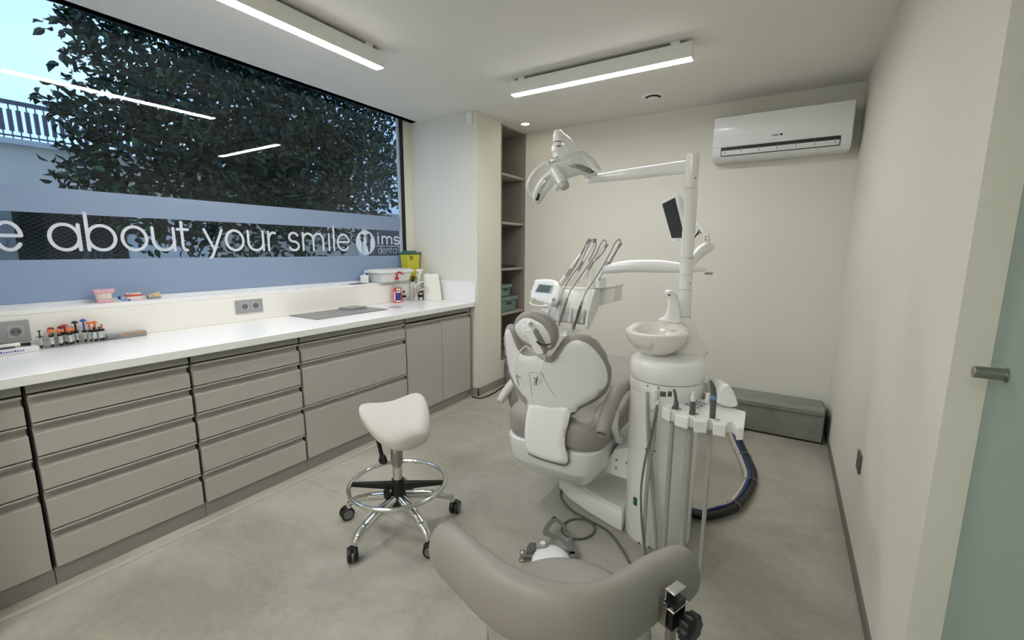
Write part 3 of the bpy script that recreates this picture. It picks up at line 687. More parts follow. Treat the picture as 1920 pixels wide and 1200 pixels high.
# tap
o = V((-2.955, 3.045, .9003)); t = tag(thing('mixer_tap', 'chrome single-lever mixer tap at the back of the worktop', 'tap', o))
obj('body', bottle_body(o, [(0, 0), (.027, 0), (.027, .004), (.023, .008), (.022, .10), (.0215, .13), (.019, .136), (0, .138)], 32), chrome_m, t)
bm = BM(); tube(bm, [o+V((0, 0, .082)), o+V((.06, .01, .108)), o+V((.12, .02, .118)), o+V((.135, .022, .108))], [.013, .012, .011, .012], 16); obj('spout', bm, chrome_m, t)
bm = BM(); tube(bm, [o+V((0, 0, .142)), o+V((.03, .03, .168)), o+V((.05, .05, .182))], [.012, .006, .005], 10); obj('lever', bm, chrome_m, t)
# small dark-capped bottles behind the tap
def smallbottle(o, h, r, bmat, cmat, label, pump=True):
    o = V(o); t = tag(thing('pump_bottle', label, 'bottle', o))
    obj('bottle', bottle_body(o, [(0, 0), (r, 0), (r, h*.7), (r*.8, h*.78), (r*.42, h*.82), (r*.42, h*.86), (0, h*.86)], 24), bmat, t)
    obj('cap', bottle_body(o+V((0, 0, h*.82)), [(0, 0), (r*.5, 0), (r*.5, h*.1), (r*.2, h*.12), (r*.2, h*.18), (0, h*.18)], 20), cmat, t)
    if pump:
        bm = BM(); tube(bm, [o+V((-.004, -.01, h)), o+V((0, 0, h+.002)), o+V((.01, .025, h-.002))], [.007, .010, .005], 10); obj('pump_head', bm, cmat, t)
    return t
clearb = M('clear_bottle', (198, 203, 202), .15, alpha=1)
smallbottle((-3.025, 3.085, .9003), .215, .030, clearb, black_m, 'clear pump bottle with a black head behind the tap')
t = smallbottle((-3.035, 2.975, .9003), .10, .020, clearb, black_m, 'small clear bottle with a black cap left of the tap', False)
sticker(t, 'dark_band', V((-3.035, 2.975, .9003)), -120, 30, .035, .055, .0203, black_m)
t = smallbottle((-2.95, 3.11, .9003), .088, .019, clearb, black_m, 'small clear bottle with a black cap right of the tap', False)
sticker(t, 'dark_band', V((-2.95, 3.11, .9003)), -120, 30, .03, .055, .0193, black_m)
# spray bottle
o = V((-3.01, 3.155, .9003)); t = tag(thing('spray_bottle', 'white trigger spray bottle beside the paper roll', 'bottle', o))
obj('bottle', bottle_body(o, [(0, 0), (.033, 0), (.036, .01), (.036, .12), (.027, .17), (.020, .20), (.016, .215), (0, .215)], 28), M('milky_bottle', (216, 220, 214), .4), t)
sticker(t, 'label_green', o, -100, -10, .03, .10, .0364, M('label_olive', (108, 120, 92), .6))
obj('neck_ring', bottle_body(o+V((0, 0, .212)), [(0, 0), (.017, 0), (.017, .025), (.012, .03), (0, .03)], 24), white_m, t)
bm = BM(); prism(bm, [o+V((-.004, y_, z_)) for y_, z_ in ((-.045, .272), (-.040, .287), (-.01, .296), (.03, .294), (.042, .278), (.02, .262), (.014, .24), (-.012, .24), (-.014, .262))], (.022, 0, 0)); obj('spray_head', bm, white_m, t, bevel=.004, seg=3)
bm = BM(); tube(bm, [o+V((.006, -.022, .266)), o+V((.006, -.032, .245)), o+V((.006, -.046, .222))], [.006, .005, .004], 8); obj('trigger', bm, white_m, t)
# paper roll
o = V((-2.87, 3.165, .9003)); t = tag(thing('paper_towel_roll', 'white paper towel roll standing on end by the pier', 'paper roll', o)); pap = M('paper', (242, 240, 232), .85, bump=.2, bscale=90)
obj('roll', bottle_body(o, [(.02, 0), (.066, 0), (.068, .004), (.068, .246), (.066, .25), (.021, .25), (.020, .24)], 40), pap, t)
obj('core', bottle_body(o+V((0, 0, .002)), [(.0195, 0), (.0195, .2485), (.018, .2485), (.018, 0)], 24), M('card', (150, 138, 120), .8), t)
bm = BM(); sh = [(.055, -.042), (.075, -.02), (.084, .02), (.088, .055)]
rings(bm, [[o+V((x_, y_, 0.002)), o+V((x_-.02, y_-.02, .247)), o+V((x_-.022, y_-.018, .247)), o+V((x_-.002, y_+.002, .002))] for x_, y_ in sh]); obj('loose_sheet', bm, pap, t)
# yellow sharps bin on the sill
o = V((-3.137, 3.172, 1.0875)); t = tag(thing('sharps_bin', 'yellow sharps bin with a dark green lid in the window corner', 'bin', o))
yel = M('bin_yellow', (206, 198, 62), .4)
def taper(o, w0, d0, w1, d1, z0, z1, n=1): return rings(BM(), [[o+V((sx*a/2, sy*b_/2, z)) for sx, sy in ((-1, -1), (1, -1), (1, 1), (-1, 1))] for a, b_, z in ((w0, d0, z0), (w1, d1, z1))])
obj('tub', taper(o, .095, .13, .118, .165, 0, .250), yel, t, bevel=.015, seg=4)
obj('lid', taper(o, .134, .19, .130, .185, .247, .267), M('bin_green', (58, 108, 84), .4), t, bevel=.006, seg=3)
obj('lid_flap', taper(o+V((0, -.01, 0)), .09, .11, .08, .10, .267, .280), bpy.data.materials['bin_green'], t, bevel=.004)
for k, (y0, y1, z0, z1) in enumerate([(-.072, -.024, .226, .231), (-.066, -.054, .208, .219), (-.044, -.024, .205, .221), (-.066, -.026, .193, .198)]):
    obj('warning_print', B(o.x+.0555, o.x+.0595, o.y+y0, o.y+y1, o.z+z0, o.z+z1), black_m, t, sm=False)
# white lidded instrument box
t = tag(thing('white_tray_box', 'white plastic box with a flat overhanging lid on the far end of the sill', 'storage box', (-3.095, 2.865, 1.0875)))
o = V((-3.095, 2.865, 1.0875)); obj('tub', taper(o, .15, .33, .19, .375, 0, .085), M('box_white', (226, 228, 226), .35), t, bevel=.01, seg=3)
obj('lid', taper(o, .215, .425, .20, .41, .083, .108), bpy.data.materials['box_white'], t, bevel=.006, seg=3)
obj('lid_rim', taper(o, .18, .37, .175, .365, .107, .116), bpy.data.materials['box_white'], t, bevel=.004)
o = V((-3.155, 2.625, 1.0875)); t = tag(thing('white_jar', 'small round white lidded jar left of the white box', 'jar', o))
obj('jar', bottle_body(o, [(0, 0), (.034, 0), (.037, .006), (.037, .055), (0, .055)], 28), white_m, t)
obj('lid', bottle_body(o+V((0, 0, .0535)), [(0, 0), (.040, 0), (.040, .008), (.034, .013), (.008, .014), (.006, .02), (.008, .028), (0, .030)], 28), white_m, t)
tag(obj('paper_sheet', B(-3.16, -3.09, 2.30, 2.52, 1.0875, 1.089), M('paper_white', (240, 244, 248), .8), sm=False), 'sheet of white paper on the sill left of the jar', 'paper')
tag(obj('dark_card', B(-3.125, -3.065, 2.42, 2.58, 1.0895, 1.0915), M('slate_card', (82, 88, 96), .5), sm=False), 'dark card lying on the edge of the white paper', 'card')
# teeth models
pink = M('pink_acrylic', (228, 176, 184), .2, coat=.3); clr = M('pale_acrylic', (232, 214, 212), .2); tooth_m = M('tooth_ivory', (240, 232, 214), .3); gum_m = M('gum_red', (196, 82, 70), .35)
def horseshoe(n, a0, a1, rx, ry): return [(rx*cos(radians(a0+(a1-a0)*i/n)), ry*sin(radians(a0+(a1-a0)*i/n))) for i in range(n+1)]
def slab(o, rx, ry, z0, z1, rx1=None): 
    P = [(rx*.9, -ry), (rx, -ry*.4), (rx, ry*.4), (rx*.9, ry), (-rx*.6, ry), (-rx, ry*.7), (-rx, -ry*.7), (-rx*.6, -ry)]
    k = (rx1 or rx)/rx
    return rings(BM(), [[o+V((x, y, z0)) for x, y in P], [o+V((x*k, y*k, z1)) for x, y in P]])
o = V((-3.155, .862, 1.0875)); t = tag(thing('jaw_model', 'pink transparent full jaw model with both rows of teeth on the sill', 'jaw model', o))
obj('lower_base', slab(o, .030, .034, 0, .018, .027), pink, t, bevel=.003); obj('upper_base', slab(o, .030, .040, .050, .072, .034), pink, t, bevel=.003)
obj('gum', slab(o, .026, .029, .018, .050, .028), clr, t, bevel=.003)
for zz in (.0195, .0345):
    for x_, y_ in horseshoe(11, -80, 80, .027, .030): obj('tooth', B(o.x+x_-.003, o.x+x_+.003, o.y+y_-.0032, o.y+y_+.0032, o.z+zz, o.z+zz+.0145), tooth_m, t, bevel=.0015)
o = V((-3.165, .995, 1.0875)); t = tag(thing('denture_model', 'clear dental study model with red gums, third item along the sill', 'jaw model', o))
obj('base', slab(o, .026, .035, 0, .022), clr, t, bevel=.002); obj('gum', slab(o, .027, .036, .022, .034, .027), gum_m, t, bevel=.004)
for x_, y_ in horseshoe(11, -85, 85, .025, .033): obj('tooth', B(o.x+x_-.003, o.x+x_+.003, o.y+y_-.0032, o.y+y_+.0032, o.z+.033, o.z+.042), tooth_m, t, bevel=.0015)
o = V((-3.165, 1.09, 1.0875)); t = tag(thing('plaster_tooth_block', 'small beige and grey wedge-shaped demonstration block at the right of the jaw models', 'model', o))
obj('base', B(o.x-.018, o.x+.018, o.y-.030, o.y+.030, o.z, o.z+.012), grey_m, t, bevel=.001)
bm = BM(); prism(bm, [o+V((-.018, -.030, .012)), o+V((-.018, .030, .012)), o+V((-.018, .027, .037)), o+V((-.018, 0, .027)), o+V((-.018, -.030, .023))], (.036, 0, 0)); obj('cream_block', bm, M('cream_resin', (214, 196, 150), .5), t, bevel=.001)
obj('metal_pin', B(o.x+.018, o.x+.0195, o.y-.015, o.y-.001, o.z+.019, o.z+.022), steel_m, t, sm=False)
o = V((-3.13, .94, 1.0875)); t = tag(thing('interdental_brush', 'small blue bent-handled plastic brush between the jaw models', 'brush', o))
bm = BM(); tube(bm, [o+V((0, -.018, .030)), o+V((0, -.014, .014)), o+V((.004, .004, .008)), o+V((.006, .024, .006))], [.005, .005, .0045, .004], 10); obj('handle', bm, M('light_blue_plastic', (110, 158, 216), .3), t)
obj('cap', bottle_body(o+V((0, -.018, .014)), [(0, 0), (.0065, 0), (.0065, .014), (0, .014)], 12), M('navy_plastic', (22, 44, 110), .35), t)
obj('tip', bottle_body(o+V((.0055, .022, .001)), [(0, 0), (.0055, 0), (.0055, .009), (0, .009)], 12), bpy.data.materials['navy_plastic'], t)
# white tray with odds and ends
o = V((-2.98, .47, .9003)); t = tag(thing('white_box_tray', 'white cardboard tray with blue lettering at the left edge of the worktop', 'box', o))
bm = BM(); box(bm, -3.07, -2.955, .30, .553, .9005, .925); obj('tray', bm, M('card_white', (240, 238, 242), .5), t, bevel=.002)
L_blue = M('ink_blue', (66, 80, 160), .6)
for k in range(9):
    y_ = .43+k*.0085; obj('blue_lettering', B(-2.955, -2.9545, y_, y_+.0055, .911, .911+(.008 if k in (0, 5) else .0055)), L_blue, t, sm=False)
t = tag(thing('applicator_gun', 'white dispensing applicator lying on the white tray', 'applicator', (-3.0, .47, .9255)))
bm = BM(); tube(bm, [(-3.0, .34, .936), (-2.995, .46, .936), (-3.0, .50, .938)], [.009, .010, .009], 12, 3); obj('barrel', bm, white_m, t)
bm = BM(); tube(bm, [(-3.0, .495, .936), (-3.005, .515, .934), (-3.0, .535, .933)], [.008, .007, .009], 12, 3); obj('black_nozzle', bm, black_m, t)
bm = BM(); tube(bm, [(-3.035, .36, .934), (-3.035, .47, .934)], [.006, .006], 10, 1); tag(obj('red_pen', bm, red), 'dark red marker pen behind the applicator on the white tray', 'pen')
bm = BM(); tube(bm, [(-2.975, .32, .931), (-2.972, .48, .931)], [.004, .0035], 10, 1); tag(obj('black_pen', bm, black_m), 'thin black pen at the front of the white tray', 'pen')
# syringe rack with its syringes
RY0, RY1 = .556, .808
t = tag(thing('acrylic_rack', 'clear acrylic rack holding the composite syringes', 'rack', (-3.02, .68, .9003)))
obj('base_plate', B(-3.055, -2.985, RY0, RY1, .9005, .906), clear_m, t, sm=False)
bm = BM(); box(bm, -3.055, -2.985, RY0, RY1, .940, .944); obj('upper_plate', bm, clear_m, t, sm=False)
for y_ in (RY0, RY1-.004): obj('end_plate', B(-3.055, -2.985, y_, y_+.004, .906, .940), clear_m, t, sm=False)
syr_m = M('syringe_label', (206, 208, 206), .35); org = M('orange_plastic', (226, 116, 62), .35); dred = M('dark_red_plastic', (140, 38, 40), .35); blu = M('blue_plastic', (28, 88, 176), .35)
def syringe(x, y, h, pm, label, mush=True, r=.0075, thin=False, tilt=0):
    o = V((x, y, .9065)); t = tag(thing('composite_syringe', label, 'syringe', o))
    tl = V((0, tilt, 1)).normalized()
    def P(z): return o+tl*z
    bm = BM(); cyl(bm, P(0), P(.012), .0045 if not thin else .003, r*.8, 14); obj('tip_cap', bm, black_m, t)
    bm = BM(); cyl(bm, P(.012), P(.048), r if not thin else .0045, None, 16); obj('barrel', bm, syr_m, t)
    bm = BM(); cyl(bm, P(.048), P(.058), r*1.25 if not thin else .004, None, 16)
    obj('collar', bm, black_m, t)
    if thin:
        bm = BM(); box(bm, x-.004, x+.004, y+tl.y*.05-.014, y+tl.y*.05+.014, .9065+.052, .9065+.054); obj('finger_flange', bm, black_m, t, sm=False)
    bm = BM(); cyl(bm, P(.058), P(h-.012), .004 if not thin else .0025, None, 12); obj('plunger', bm, pm, t)
    if mush:
        bm = BM(); lathe(bm, P(h-.014), [(0, 0), (.013, 0), (.0135, .003), (.010, .009), (.004, .012), (0, .0125)], 20, tuple(tl)); obj('plunger_knob', bm, pm, t)
    else:
        bm = BM(); lathe(bm, P(h-.014), [(0, 0), (.006, 0), (.006, .004), (0, .005)], 14, tuple(tl)); obj('plunger_knob', bm, pm, t)
S = [(.570, -3.005, .094, black_m, 'thin black-plungered syringe alone at the left end of the rack', False, True),
     (.606, -2.998, .086, org, 'orange-topped syringe, first from the left in the front row', True, False),
     (.616, -3.035, .092, dred, 'dark red-topped syringe half hidden behind the first orange one', True, False),
     (.637, -2.998, .084, org, 'orange-topped syringe, second from the left in the front row', True, False),
     (.652, -3.035, .095, dred, 'darker red-topped syringe in the back row right of the first red one', True, False),
     (.664, -3.030, .101, M('brick_red', (176, 62, 44), .35), 'brick red-topped syringe, highest of the red tops', True, False),
     (.672, -2.998, .083, org, 'orange-topped syringe, third from the left in the front row', True, False),
     (.686, -3.020, .083, org, 'orange-topped syringe half hidden, right of the third orange one', True, False),
     (.705, -3.035, .112, black_m, 'tall black-topped syringe rising behind the orange tops', True, False),
     (.735, -3.030, .118, blu, 'tall blue-topped syringe, the only blue one', True, False),
     (.752, -3.015, .104, org, 'orange-topped syringe just right of the blue one', True, False),
     (.764, -2.998, .082, black_m, 'short black-topped syringe leaning in the right half of the rack', False, False),
     (.776, -3.025, .103, org, 'orange-topped syringe, second right of the blue one', True, False),
     (.786, -3.00, .080, black_m, 'short black-collared syringe near the right end of the rack', False, False),
     (.799, -3.01, .092, org, 'narrow orange-tipped syringe at the right end of the rack', False, False)]
for y_, x_, h_, pm, lab, mu, th in S: syringe(x_, y_, h_, pm, lab, mu, thin=th)
bm = BM(); box(bm, -3.05, -3.0, .815, .982, .9005, .928); t = tag(obj('grey_carton', bm, M('carton_grey', (136, 140, 146), .3), bevel=.002), 'flat grey carton with an orange swirl beside the syringe rack', 'box')
def ribbon(par, pts, w_, mat, N, d=.0006, name='orange_swirl'):
    bm = BM(); tube(bm, pts, w_, 6, 6, flat=.12); return obj(name, bm, mat, par)
orsw = M('orange_print', (224, 160, 60), .5)
pl = t.location
def rel(L): return [V(p)-pl for p in L]
bm = BM(); tube(bm, rel([(-3.0, .862, .927), (-3.0, .885, .915), (-3.0, .91, .909), (-3.0, .935, .917), (-3.0, .955, .925), (-3.0, .975, .907)]), .0022, 6, 6); o_ = obj('orange_swirl', bm, orsw, t, local=True)
bm = BM(); tube(bm, rel([(-3.002, .862, .928), (-3.02, .885, .928), (-3.015, .915, .928), (-3.03, .93, .928), (-3.012, .952, .928)]), .0018, 6, 6); o_ = obj('orange_swirl', bm, orsw, t, local=True)
for k in range(6): obj('dark_lettering', box(BM(), *[a-b_ for a, b_ in zip((-3.0, -2.9995), (pl.x, pl.x))], .823+k*.005-pl.y, .8265+k*.005-pl.y, .906-pl.z, .910-pl.z), black_m, t, sm=False, local=True)
# ------------------------------------------------------------------ saddle stool
def casterset(root, c, ang, R_, leg_m, hz=.0, wheel_label=None, foot_r=.026):
    d = V((cos(ang), sin(ang), 0)); n_ = V((-sin(ang), cos(ang), 0)); c = V(c)
    bm = BM(); tube(bm, [c+V((0, 0, .165))+d*.03, c+V((0, 0, .150))+d*R_*.45, c+V((0, 0, .122))+d*R_*.78, c+V((0, 0, .095))+d*R_*.96, c+V((0, 0, .068))+d*R_], [.024, .0245, .0235, .019, .015], 14, 6, flat=.85)
    leg = obj('leg', bm, leg_m, root)
    w_ = c+d*(R_+.012)+V((0, 0, .034)); sw = ang+.9; wd = V((cos(sw+pi/2), sin(sw+pi/2), 0))
    for s in (-1, 1):
        bm = BM(); a = w_+wd*s*.004; b_ = w_+wd*s*.021
        lathe(bm, a, [(0, 0), (.033, 0), (.034, .003), (.034, .015), (.031, .019), (0, .019)], 24, tuple(wd*s)); wh = obj('caster_wheel', bm, black_m, root)
        bm = BM(); lathe(bm, w_+wd*s*.0232, [(.017, 0), (.024, 0), (.024, .0012), (.017, .0012)], 24, tuple(wd*s)); obj('wheel_ring', bm, M('ring_grey', (120, 122, 122), .4) if 'ring_grey' not in bpy.data.materials else bpy.data.materials['ring_grey'], wh)
    bm = BM(); cyl(bm, c+d*R_+V((0, 0, .045)), c+d*R_+V((0, 0, .075)), .009, None, 12)
    tube(bm, [w_+V((0, 0, .012)), w_+V((0, 0, .034))], [.012, .018], 12, 1); obj('caster_fork', bm, black_m, root)
sc_ = V((-1.55, 1.435, 0))
t = tag(thing('saddle_stool', 'light grey saddle stool on a five-star chrome base with a foot ring', 'stool', sc_))
for k in range(5): casterset(t, sc_, radians(-88+72*k), .280, chrome_m)
bm = BM(); lathe(bm, sc_+V((0, 0, .10)), [(0, 0), (.022, 0), (.024, .01), (.045, .03), (.045, .07), (.036, .085), (.030, .12), (.030, .16), (0, .16)], 28); obj('hub', bm, black_m, t)
bm = BM(); cyl(bm, sc_+V((0, 0, .085)), sc_+V((0, 0, .1)), .01); obj('hub_pin', bm, black_m, t)
bm = BM(); lathe(bm, sc_+V((0, 0, .25)), [(0, 0), (.0245, 0), (.0245, .115), (0, .115)], 28); obj('lower_column', bm, chrome_m, t)
bm = BM(); lathe(bm, sc_+V((0, 0, .338)), [(0, 0), (.0275, 0), (.029, .004), (.029, .075), (.026, .08), (0, .08)], 28); obj('column_sleeve', bm, steel_m, t)
bm = BM(); lathe(bm, sc_+V((0, 0, .415)), [(0, 0), (.024, 0), (.024, .012), (0, .012)], 28); obj('column_collar', bm, black_m, t)
bm = BM(); cyl(bm, sc_+V((0, 0, .425)), sc_+V((0, 0, .50)), .014); obj('piston', bm, steel_m, t)
rz = .235
bm = BM(); tube(bm, [sc_+V((.232*cos(a), .232*sin(a), rz)) for a in [2*pi*i/32 for i in range(32)]], .0105, 12, 1, True); obj('foot_ring', bm, chrome_m, t)
for a in (radians(35), radians(215)):
    bm = BM(); d = V((cos(a), sin(a), 0)); q = V((-sin(a), cos(a), 0)); rings(bm, [[sc_+d*u+q*s*h_+V((0, 0, z)) for s, z in ((-1, rz-zz), (1, rz-zz), (1, rz+.008), (-1, rz+.008))] for u, h_, zz in ((.02, .012, .03), (.224, .008, .012))]); obj('ring_spoke', bm, black_m, t, bevel=.002)
bm = BM(); kd = V((-.55, -.8, 0)).normalized(); lathe(bm, sc_+V((0, 0, .19))+kd*.04, [(0, 0), (.022, 0), (.026, .01), (.026, .022), (.018, .03), (0, .03)], 16, tuple(kd)); obj('ring_clamp_knob', bm, black_m, t)
# the seat: wide winged saddle, front towards the camera's right
sd_ = radians(-20)                            # direction the pommel points
F_ = V((cos(sd_), sin(sd_), 0)); S_ = V((-sin(sd_), cos(sd_), 0)); ss = sc_+V((.012, .008, .568))
bm = BM(); RR = []
nU, nA = 18, 32
for i in range(nU+1):
    s = i/nU; y = -.115+.265*(.5-.5*cos(pi*s))          # back to front
    e = sqrt(max(.0004, 1-abs(2*s-1)**2.6)); tt = (y+.115)/.265
    w_ = (.186-.085*tt**1.6)*max(e, .08)
    zc = .030-.075*tt-.020*tt*tt; th = .045*max(e, .12)
    ring = []
    for j in range(nA):
        a = 2*pi*j/nA; x = w_*(abs(cos(a))**.8)*(1 if cos(a) > 0 else -1); q = x/.188
        up = th*(abs(sin(a))**.8)*(1 if sin(a) > 0 else -1.25)
        ring.append(ss+F_*y+S_*x+V((0, 0, zc+up+(.070*(1-tt)*abs(q)**1.7)-.04*tt*q*q)))
    RR.append(ring)
rings(bm, RR); obj('seat', bm, saddle_m, t, ang=80, sub=1)
bm = BM(); box(bm, -.07, .05, -.035, .035, -.028, 0); 
for v in bm.verts: v.co = sc_+V((0, 0, .52))+F_*v.co.x+S_*v.co.y+V((0, 0, v.co.z))
obj('seat_mechanism', bm, black_m, t, bevel=.004)
k0 = sc_+V((-.10, -.03, .505)); k1 = atp(712, 838, sc_+V((-.09, -.10, 0)), CF); k2 = atp(718, 860, sc_+V((-.09, -.10, 0)), CF)
bm = BM(); tube(bm, [sc_+V((-.02, -.02, .505)), k0.lerp(k1, .4)+V((0, 0, .03)), k1, k2], [.014, .013, .010, .010], 10); obj('lever_arm', bm, black_m, t)
bm = BM(); lathe(bm, k2+V((0, 0, -.022)), [(0, 0), (.022, .001), (.027, .010), (.021, .030), (.012, .044), (0, .046)], 20, sx=1, sy=.7); obj('lever_paddle', bm, black_m, t)
# ------------------------------------------------------------------ dental chair
def uvs(pts, p0, U, Vv, N, k=4):
    p0 = V(p0); L = [(lambda q: ((q-p0).dot(U), (q-p0).dot(Vv), 0))(atp(px, py, p0, N)) for px, py in pts]
    return [(p[0], p[1]) for p in smooth(L, k, True)] if k > 1 else [(p[0], p[1]) for p in L]
def pxpillow(pts, p0, U, Vv, tf, rf, tb, rb, g, k=4, bend=None, holes=(), bm=None):
    U = V(U).normalized(); Vv = V(Vv).normalized(); N = U.cross(Vv)
    return pillow(bm or BM(), uvs(pts, p0, U, Vv, N, k), p0, U, Vv, tf, rf, tb, rb, g, bend, [uvs(h, p0, U, Vv, N, k) for h in holes])
def rrect(x0, x1, y0, y1, r, z, n=6):
    P = []
    for cx_, cy2, a0 in ((x1-r, y1-r, 0), (x0+r, y1-r, 90), (x0+r, y0+r, 180), (x1-r, y0+r, 270)):
        for i in range(n+1):
            a = radians(a0+90*i/n); P.append(V((cx_+r*cos(a), cy2+r*sin(a), z)))
    return P
ch = tag(thing('dental_chair', 'grey upholstered dental chair seen from behind, with a white shell back and headrest', 'chair', (-.94, 2.2, 0)))
bm = BM(); P = [(-1.06, 2.32), (-1.03, 2.20), (-.985, 2.155), (-.93, 2.12), (-.80, 2.06), (-.66, 2.01), (-.585, 1.99), (-.585, 2.75), (-.75, 2.95), (-1.0, 2.95), (-1.06, 2.8)]
rings(bm, [[V((x, y, z)) for x, y in [((px-(-.8))*s+(-.8), (py-2.45)*s+2.45) for px, py in P]] for z, s in ((0, 1), (.055, .995), (.085, .965), (.10, .90))]); obj('floor_base', bm, whitesat_m, ch, bevel=.006, ang=30)
bm = BM(); rings(bm, [rrect(-1.06+a, -.78-a, 2.22+a, 2.72-a, .05, z) for z, a in ((.09, 0), (.24, .02))]); obj('lift_column', bm, chairw_m, ch)
bm = BM(); rings(bm, [rrect(-1.20+a, -.69-a, 1.85+b_, 2.78-b_, max(.11-c, .04), z) for z, a, b_, c in ((.20, .07, .10, .03), (.225, .05, .075, .02), (.29, .012, .015, 0), (.31, 0, .002, 0), (.415, -.006, -.002, 0), (.422, .0, .004, 0))]); obj('seat_pan', bm, chairw_m, ch)
def cushion(name, x0, x1, y0, y1, r, z0, z1, mat, parent, dome=0):
    bm = BM(); h = z1-z0
    rings(bm, [rrect(x0+a, x1-a, y0+a, y1-a, max(r-a, .015), z) for a, z in ((.015, z0), (0, z0+h*.18), (0, z0+h*.6), (.008, z0+h*.8), (.028, z0+h*.95), (.06, z1), (.11, z1+dome))]); return obj(name, bm, mat, parent, ang=70)
se = cushion('seat_cushion', -1.215, -.672, 1.853, 2.52, .13, .423, .575, vinyl_m, ch, .002)
bm = BM(); tube(bm, rrect(-1.203, -.684, 1.865, 2.508, .12, .545), .003, 6, 1, True); obj('piping', bm, M('piping_grey', (172, 168, 163), .5), se)
bm = BM(); tube(bm, [(-.73, 1.905, .575), (-.76, 2.02, .578), (-.78, 2.15, .578), (-.77, 2.35, .577)], .0022, 6, 5); obj('top_seam', bm, bpy.data.materials['piping_grey'], se)
cushion('leg_cushion', -1.18, -.705, 2.50, 3.28, .14, .45, .585, vinyl_m, ch, .002)
bm = BM(); rings(bm, [rrect(-1.15, -.735, 2.6, 3.24, .12, z) for z in (.40, .455)]); obj('leg_support', bm, chairw_m, ch, bevel=.006)
# backrest
aB = radians(9); UB = V((1, 0, 0)); VB = V((0, -sin(aB), cos(aB))); NB = UB.cross(VB); pB = V((-.93, 1.842, .60))
shell_px = [(991, 768), (987, 752), (969, 735), (953, 712), (943, 682), (939, 650), (938, 630), (944, 621), (952, 626), (960, 644), (972, 664), (990, 669), (1006, 668), (1020, 677), (1034, 680), (1048, 667), (1060, 649), (1072, 641), (1086, 642), (1104, 655), (1123, 684), (1131, 714), (1126, 737), (1106, 754), (1082, 766), (1068, 776)]
pad_px = [(988, 765), (968, 742), (950, 714), (940, 682), (935, 650), (936, 630), (943, 615), (955, 611), (966, 619), (973, 640), (982, 662), (996, 663), (1015, 665), (1031, 668), (1043, 654), (1055, 636), (1067, 628), (1082, 627), (1104, 638), (1122, 662), (1135, 692), (1138, 718), (1131, 742), (1112, 758), (1085, 770), (1069, 781), (1030, 782)]
bend = lambda u, v: -.055*(u/.28)**2
pad = obj('back_cushion', pxpillow(pad_px, pB-NB*.030, UB, VB, .026, .030, .075, .07, .022, 3, bend), vinyl_m, ch, ang=70)
sh = obj('back_shell', pxpillow(shell_px, pB-NB*.004, UB, VB, .013, .014, .012, .01, .020, 3, bend), chairw_m, ch, ang=70)
vp = V((0, 0, 0))
tongue = [(990, 760), (1010, 757), (1050, 759), (1068, 766), (1066, 786), (1061, 812), (1059, 832), (1063, 852), (1064, 866), (1054, 870), (1030, 865), (1006, 857), (991, 849), (985, 834), (984, 805)]
obj('lower_back_cover', pxpillow(tongue, V((-.9, 1.832, .5)), (1, 0, 0), (0, 0, 1), .016, .022, .008, .01, .018, 4, lambda u, v: -.25*max(0, v+.075-.0)**2 if v > 0 else -.5*(v+.09)**2*(1 if v < -.09 else 0)), M('white_cover', (250, 251, 250), .25, coat=.3), ch, ang=70)
bm = BM()
pp = [V((p.x, p.y+.006, p.z)) for p in [at(px, py, 'y', 1.826) for px, py in ((990, 851), (1006, 859), (1030, 867), (1054, 873), (1064, 870), (1066, 855), (1064, 840))]]
tube(bm, pp, .0035, 8, 4); obj('cover_edge_seal', bm, dkgrey_m, ch)
# panel joint on the shell
lp = [(1000, 745), (994, 700), (995, 697), (1018, 698), (1021, 702), (1040, 745)]
def onshell(px, py, off=.0135):
    q = atp(px, py, pB, NB); u = (q-pB).dot(UB); return q+NB*(off-.004+bend(u, 0)+.0003)
bm = BM(); tube(bm, [onshell(994, 712), onshell(994, 698), onshell(1006, 698), onshell(1018, 699), onshell(1022, 709)], .0012, 6, 4); obj('cover_joint', bm, grey_m, sh)
bm = BM(); 
for a, b_ in (((995, 712), (998, 745)), ((1022, 709), (1042, 742))): tube(bm, [onshell(*a, .0128), onshell(*b_, .0128)], .0012, 6, 1)
obj('cover_crease', bm, grey_m, sh)
bm = BM(); cyl(bm, onshell(1004, 708), onshell(1004, 708)+NB*.002, .004, None, 12); obj('latch_button', bm, dkgrey_m, sh)
# headrest
pH = V((-.94, 1.735, 1.0)); aH = radians(14); VH = V((0, -sin(aH), cos(aH))); NH = UB.cross(VH)
hp = [(964, 612), (968, 597), (980, 586), (996, 582), (1014, 586), (1031, 598), (1042, 614), (1046, 633), (1041, 649), (1029, 657), (1010, 655), (988, 647), (971, 630)]
hs = [(965, 616), (971, 602), (986, 594), (1003, 598), (1019, 608), (1031, 625), (1035, 642), (1030, 653), (1014, 653), (992, 646), (975, 634)]
obj('headrest_cushion', pxpillow(hp, pH-NH*.022, UB, VH, .022, .026, .060, .05, .014), vinyl_m, ch, ang=70)
hsh = obj('headrest_shell', pxpillow(hs, pH-NH*.004, UB, VH, .016, .04, .01, .01, .014), chairw_m, ch, ang=70)
pA = pH+NH*.022
obj('headrest_hub', pxpillow([(977, 612), (986, 606), (989, 602), (996, 601), (995, 610), (1000, 616), (1000, 627), (990, 631), (979, 628)], pA, UB, VH, .012, .01, .012, .01, .008, 3), white_m, hsh)
pA2 = pH+NH*.045
bm = BM(); L_ = [atp(px, py, pA2, NH) for px, py in ((983, 622), (985, 619), (995, 618), (998, 621), (1018, 661), (1017, 665), (1006, 664), (1002, 661))]; prism(bm, L_, -NH*.026); obj('headrest_bracket', bm, white_m, ch, bevel=.003, seg=3)
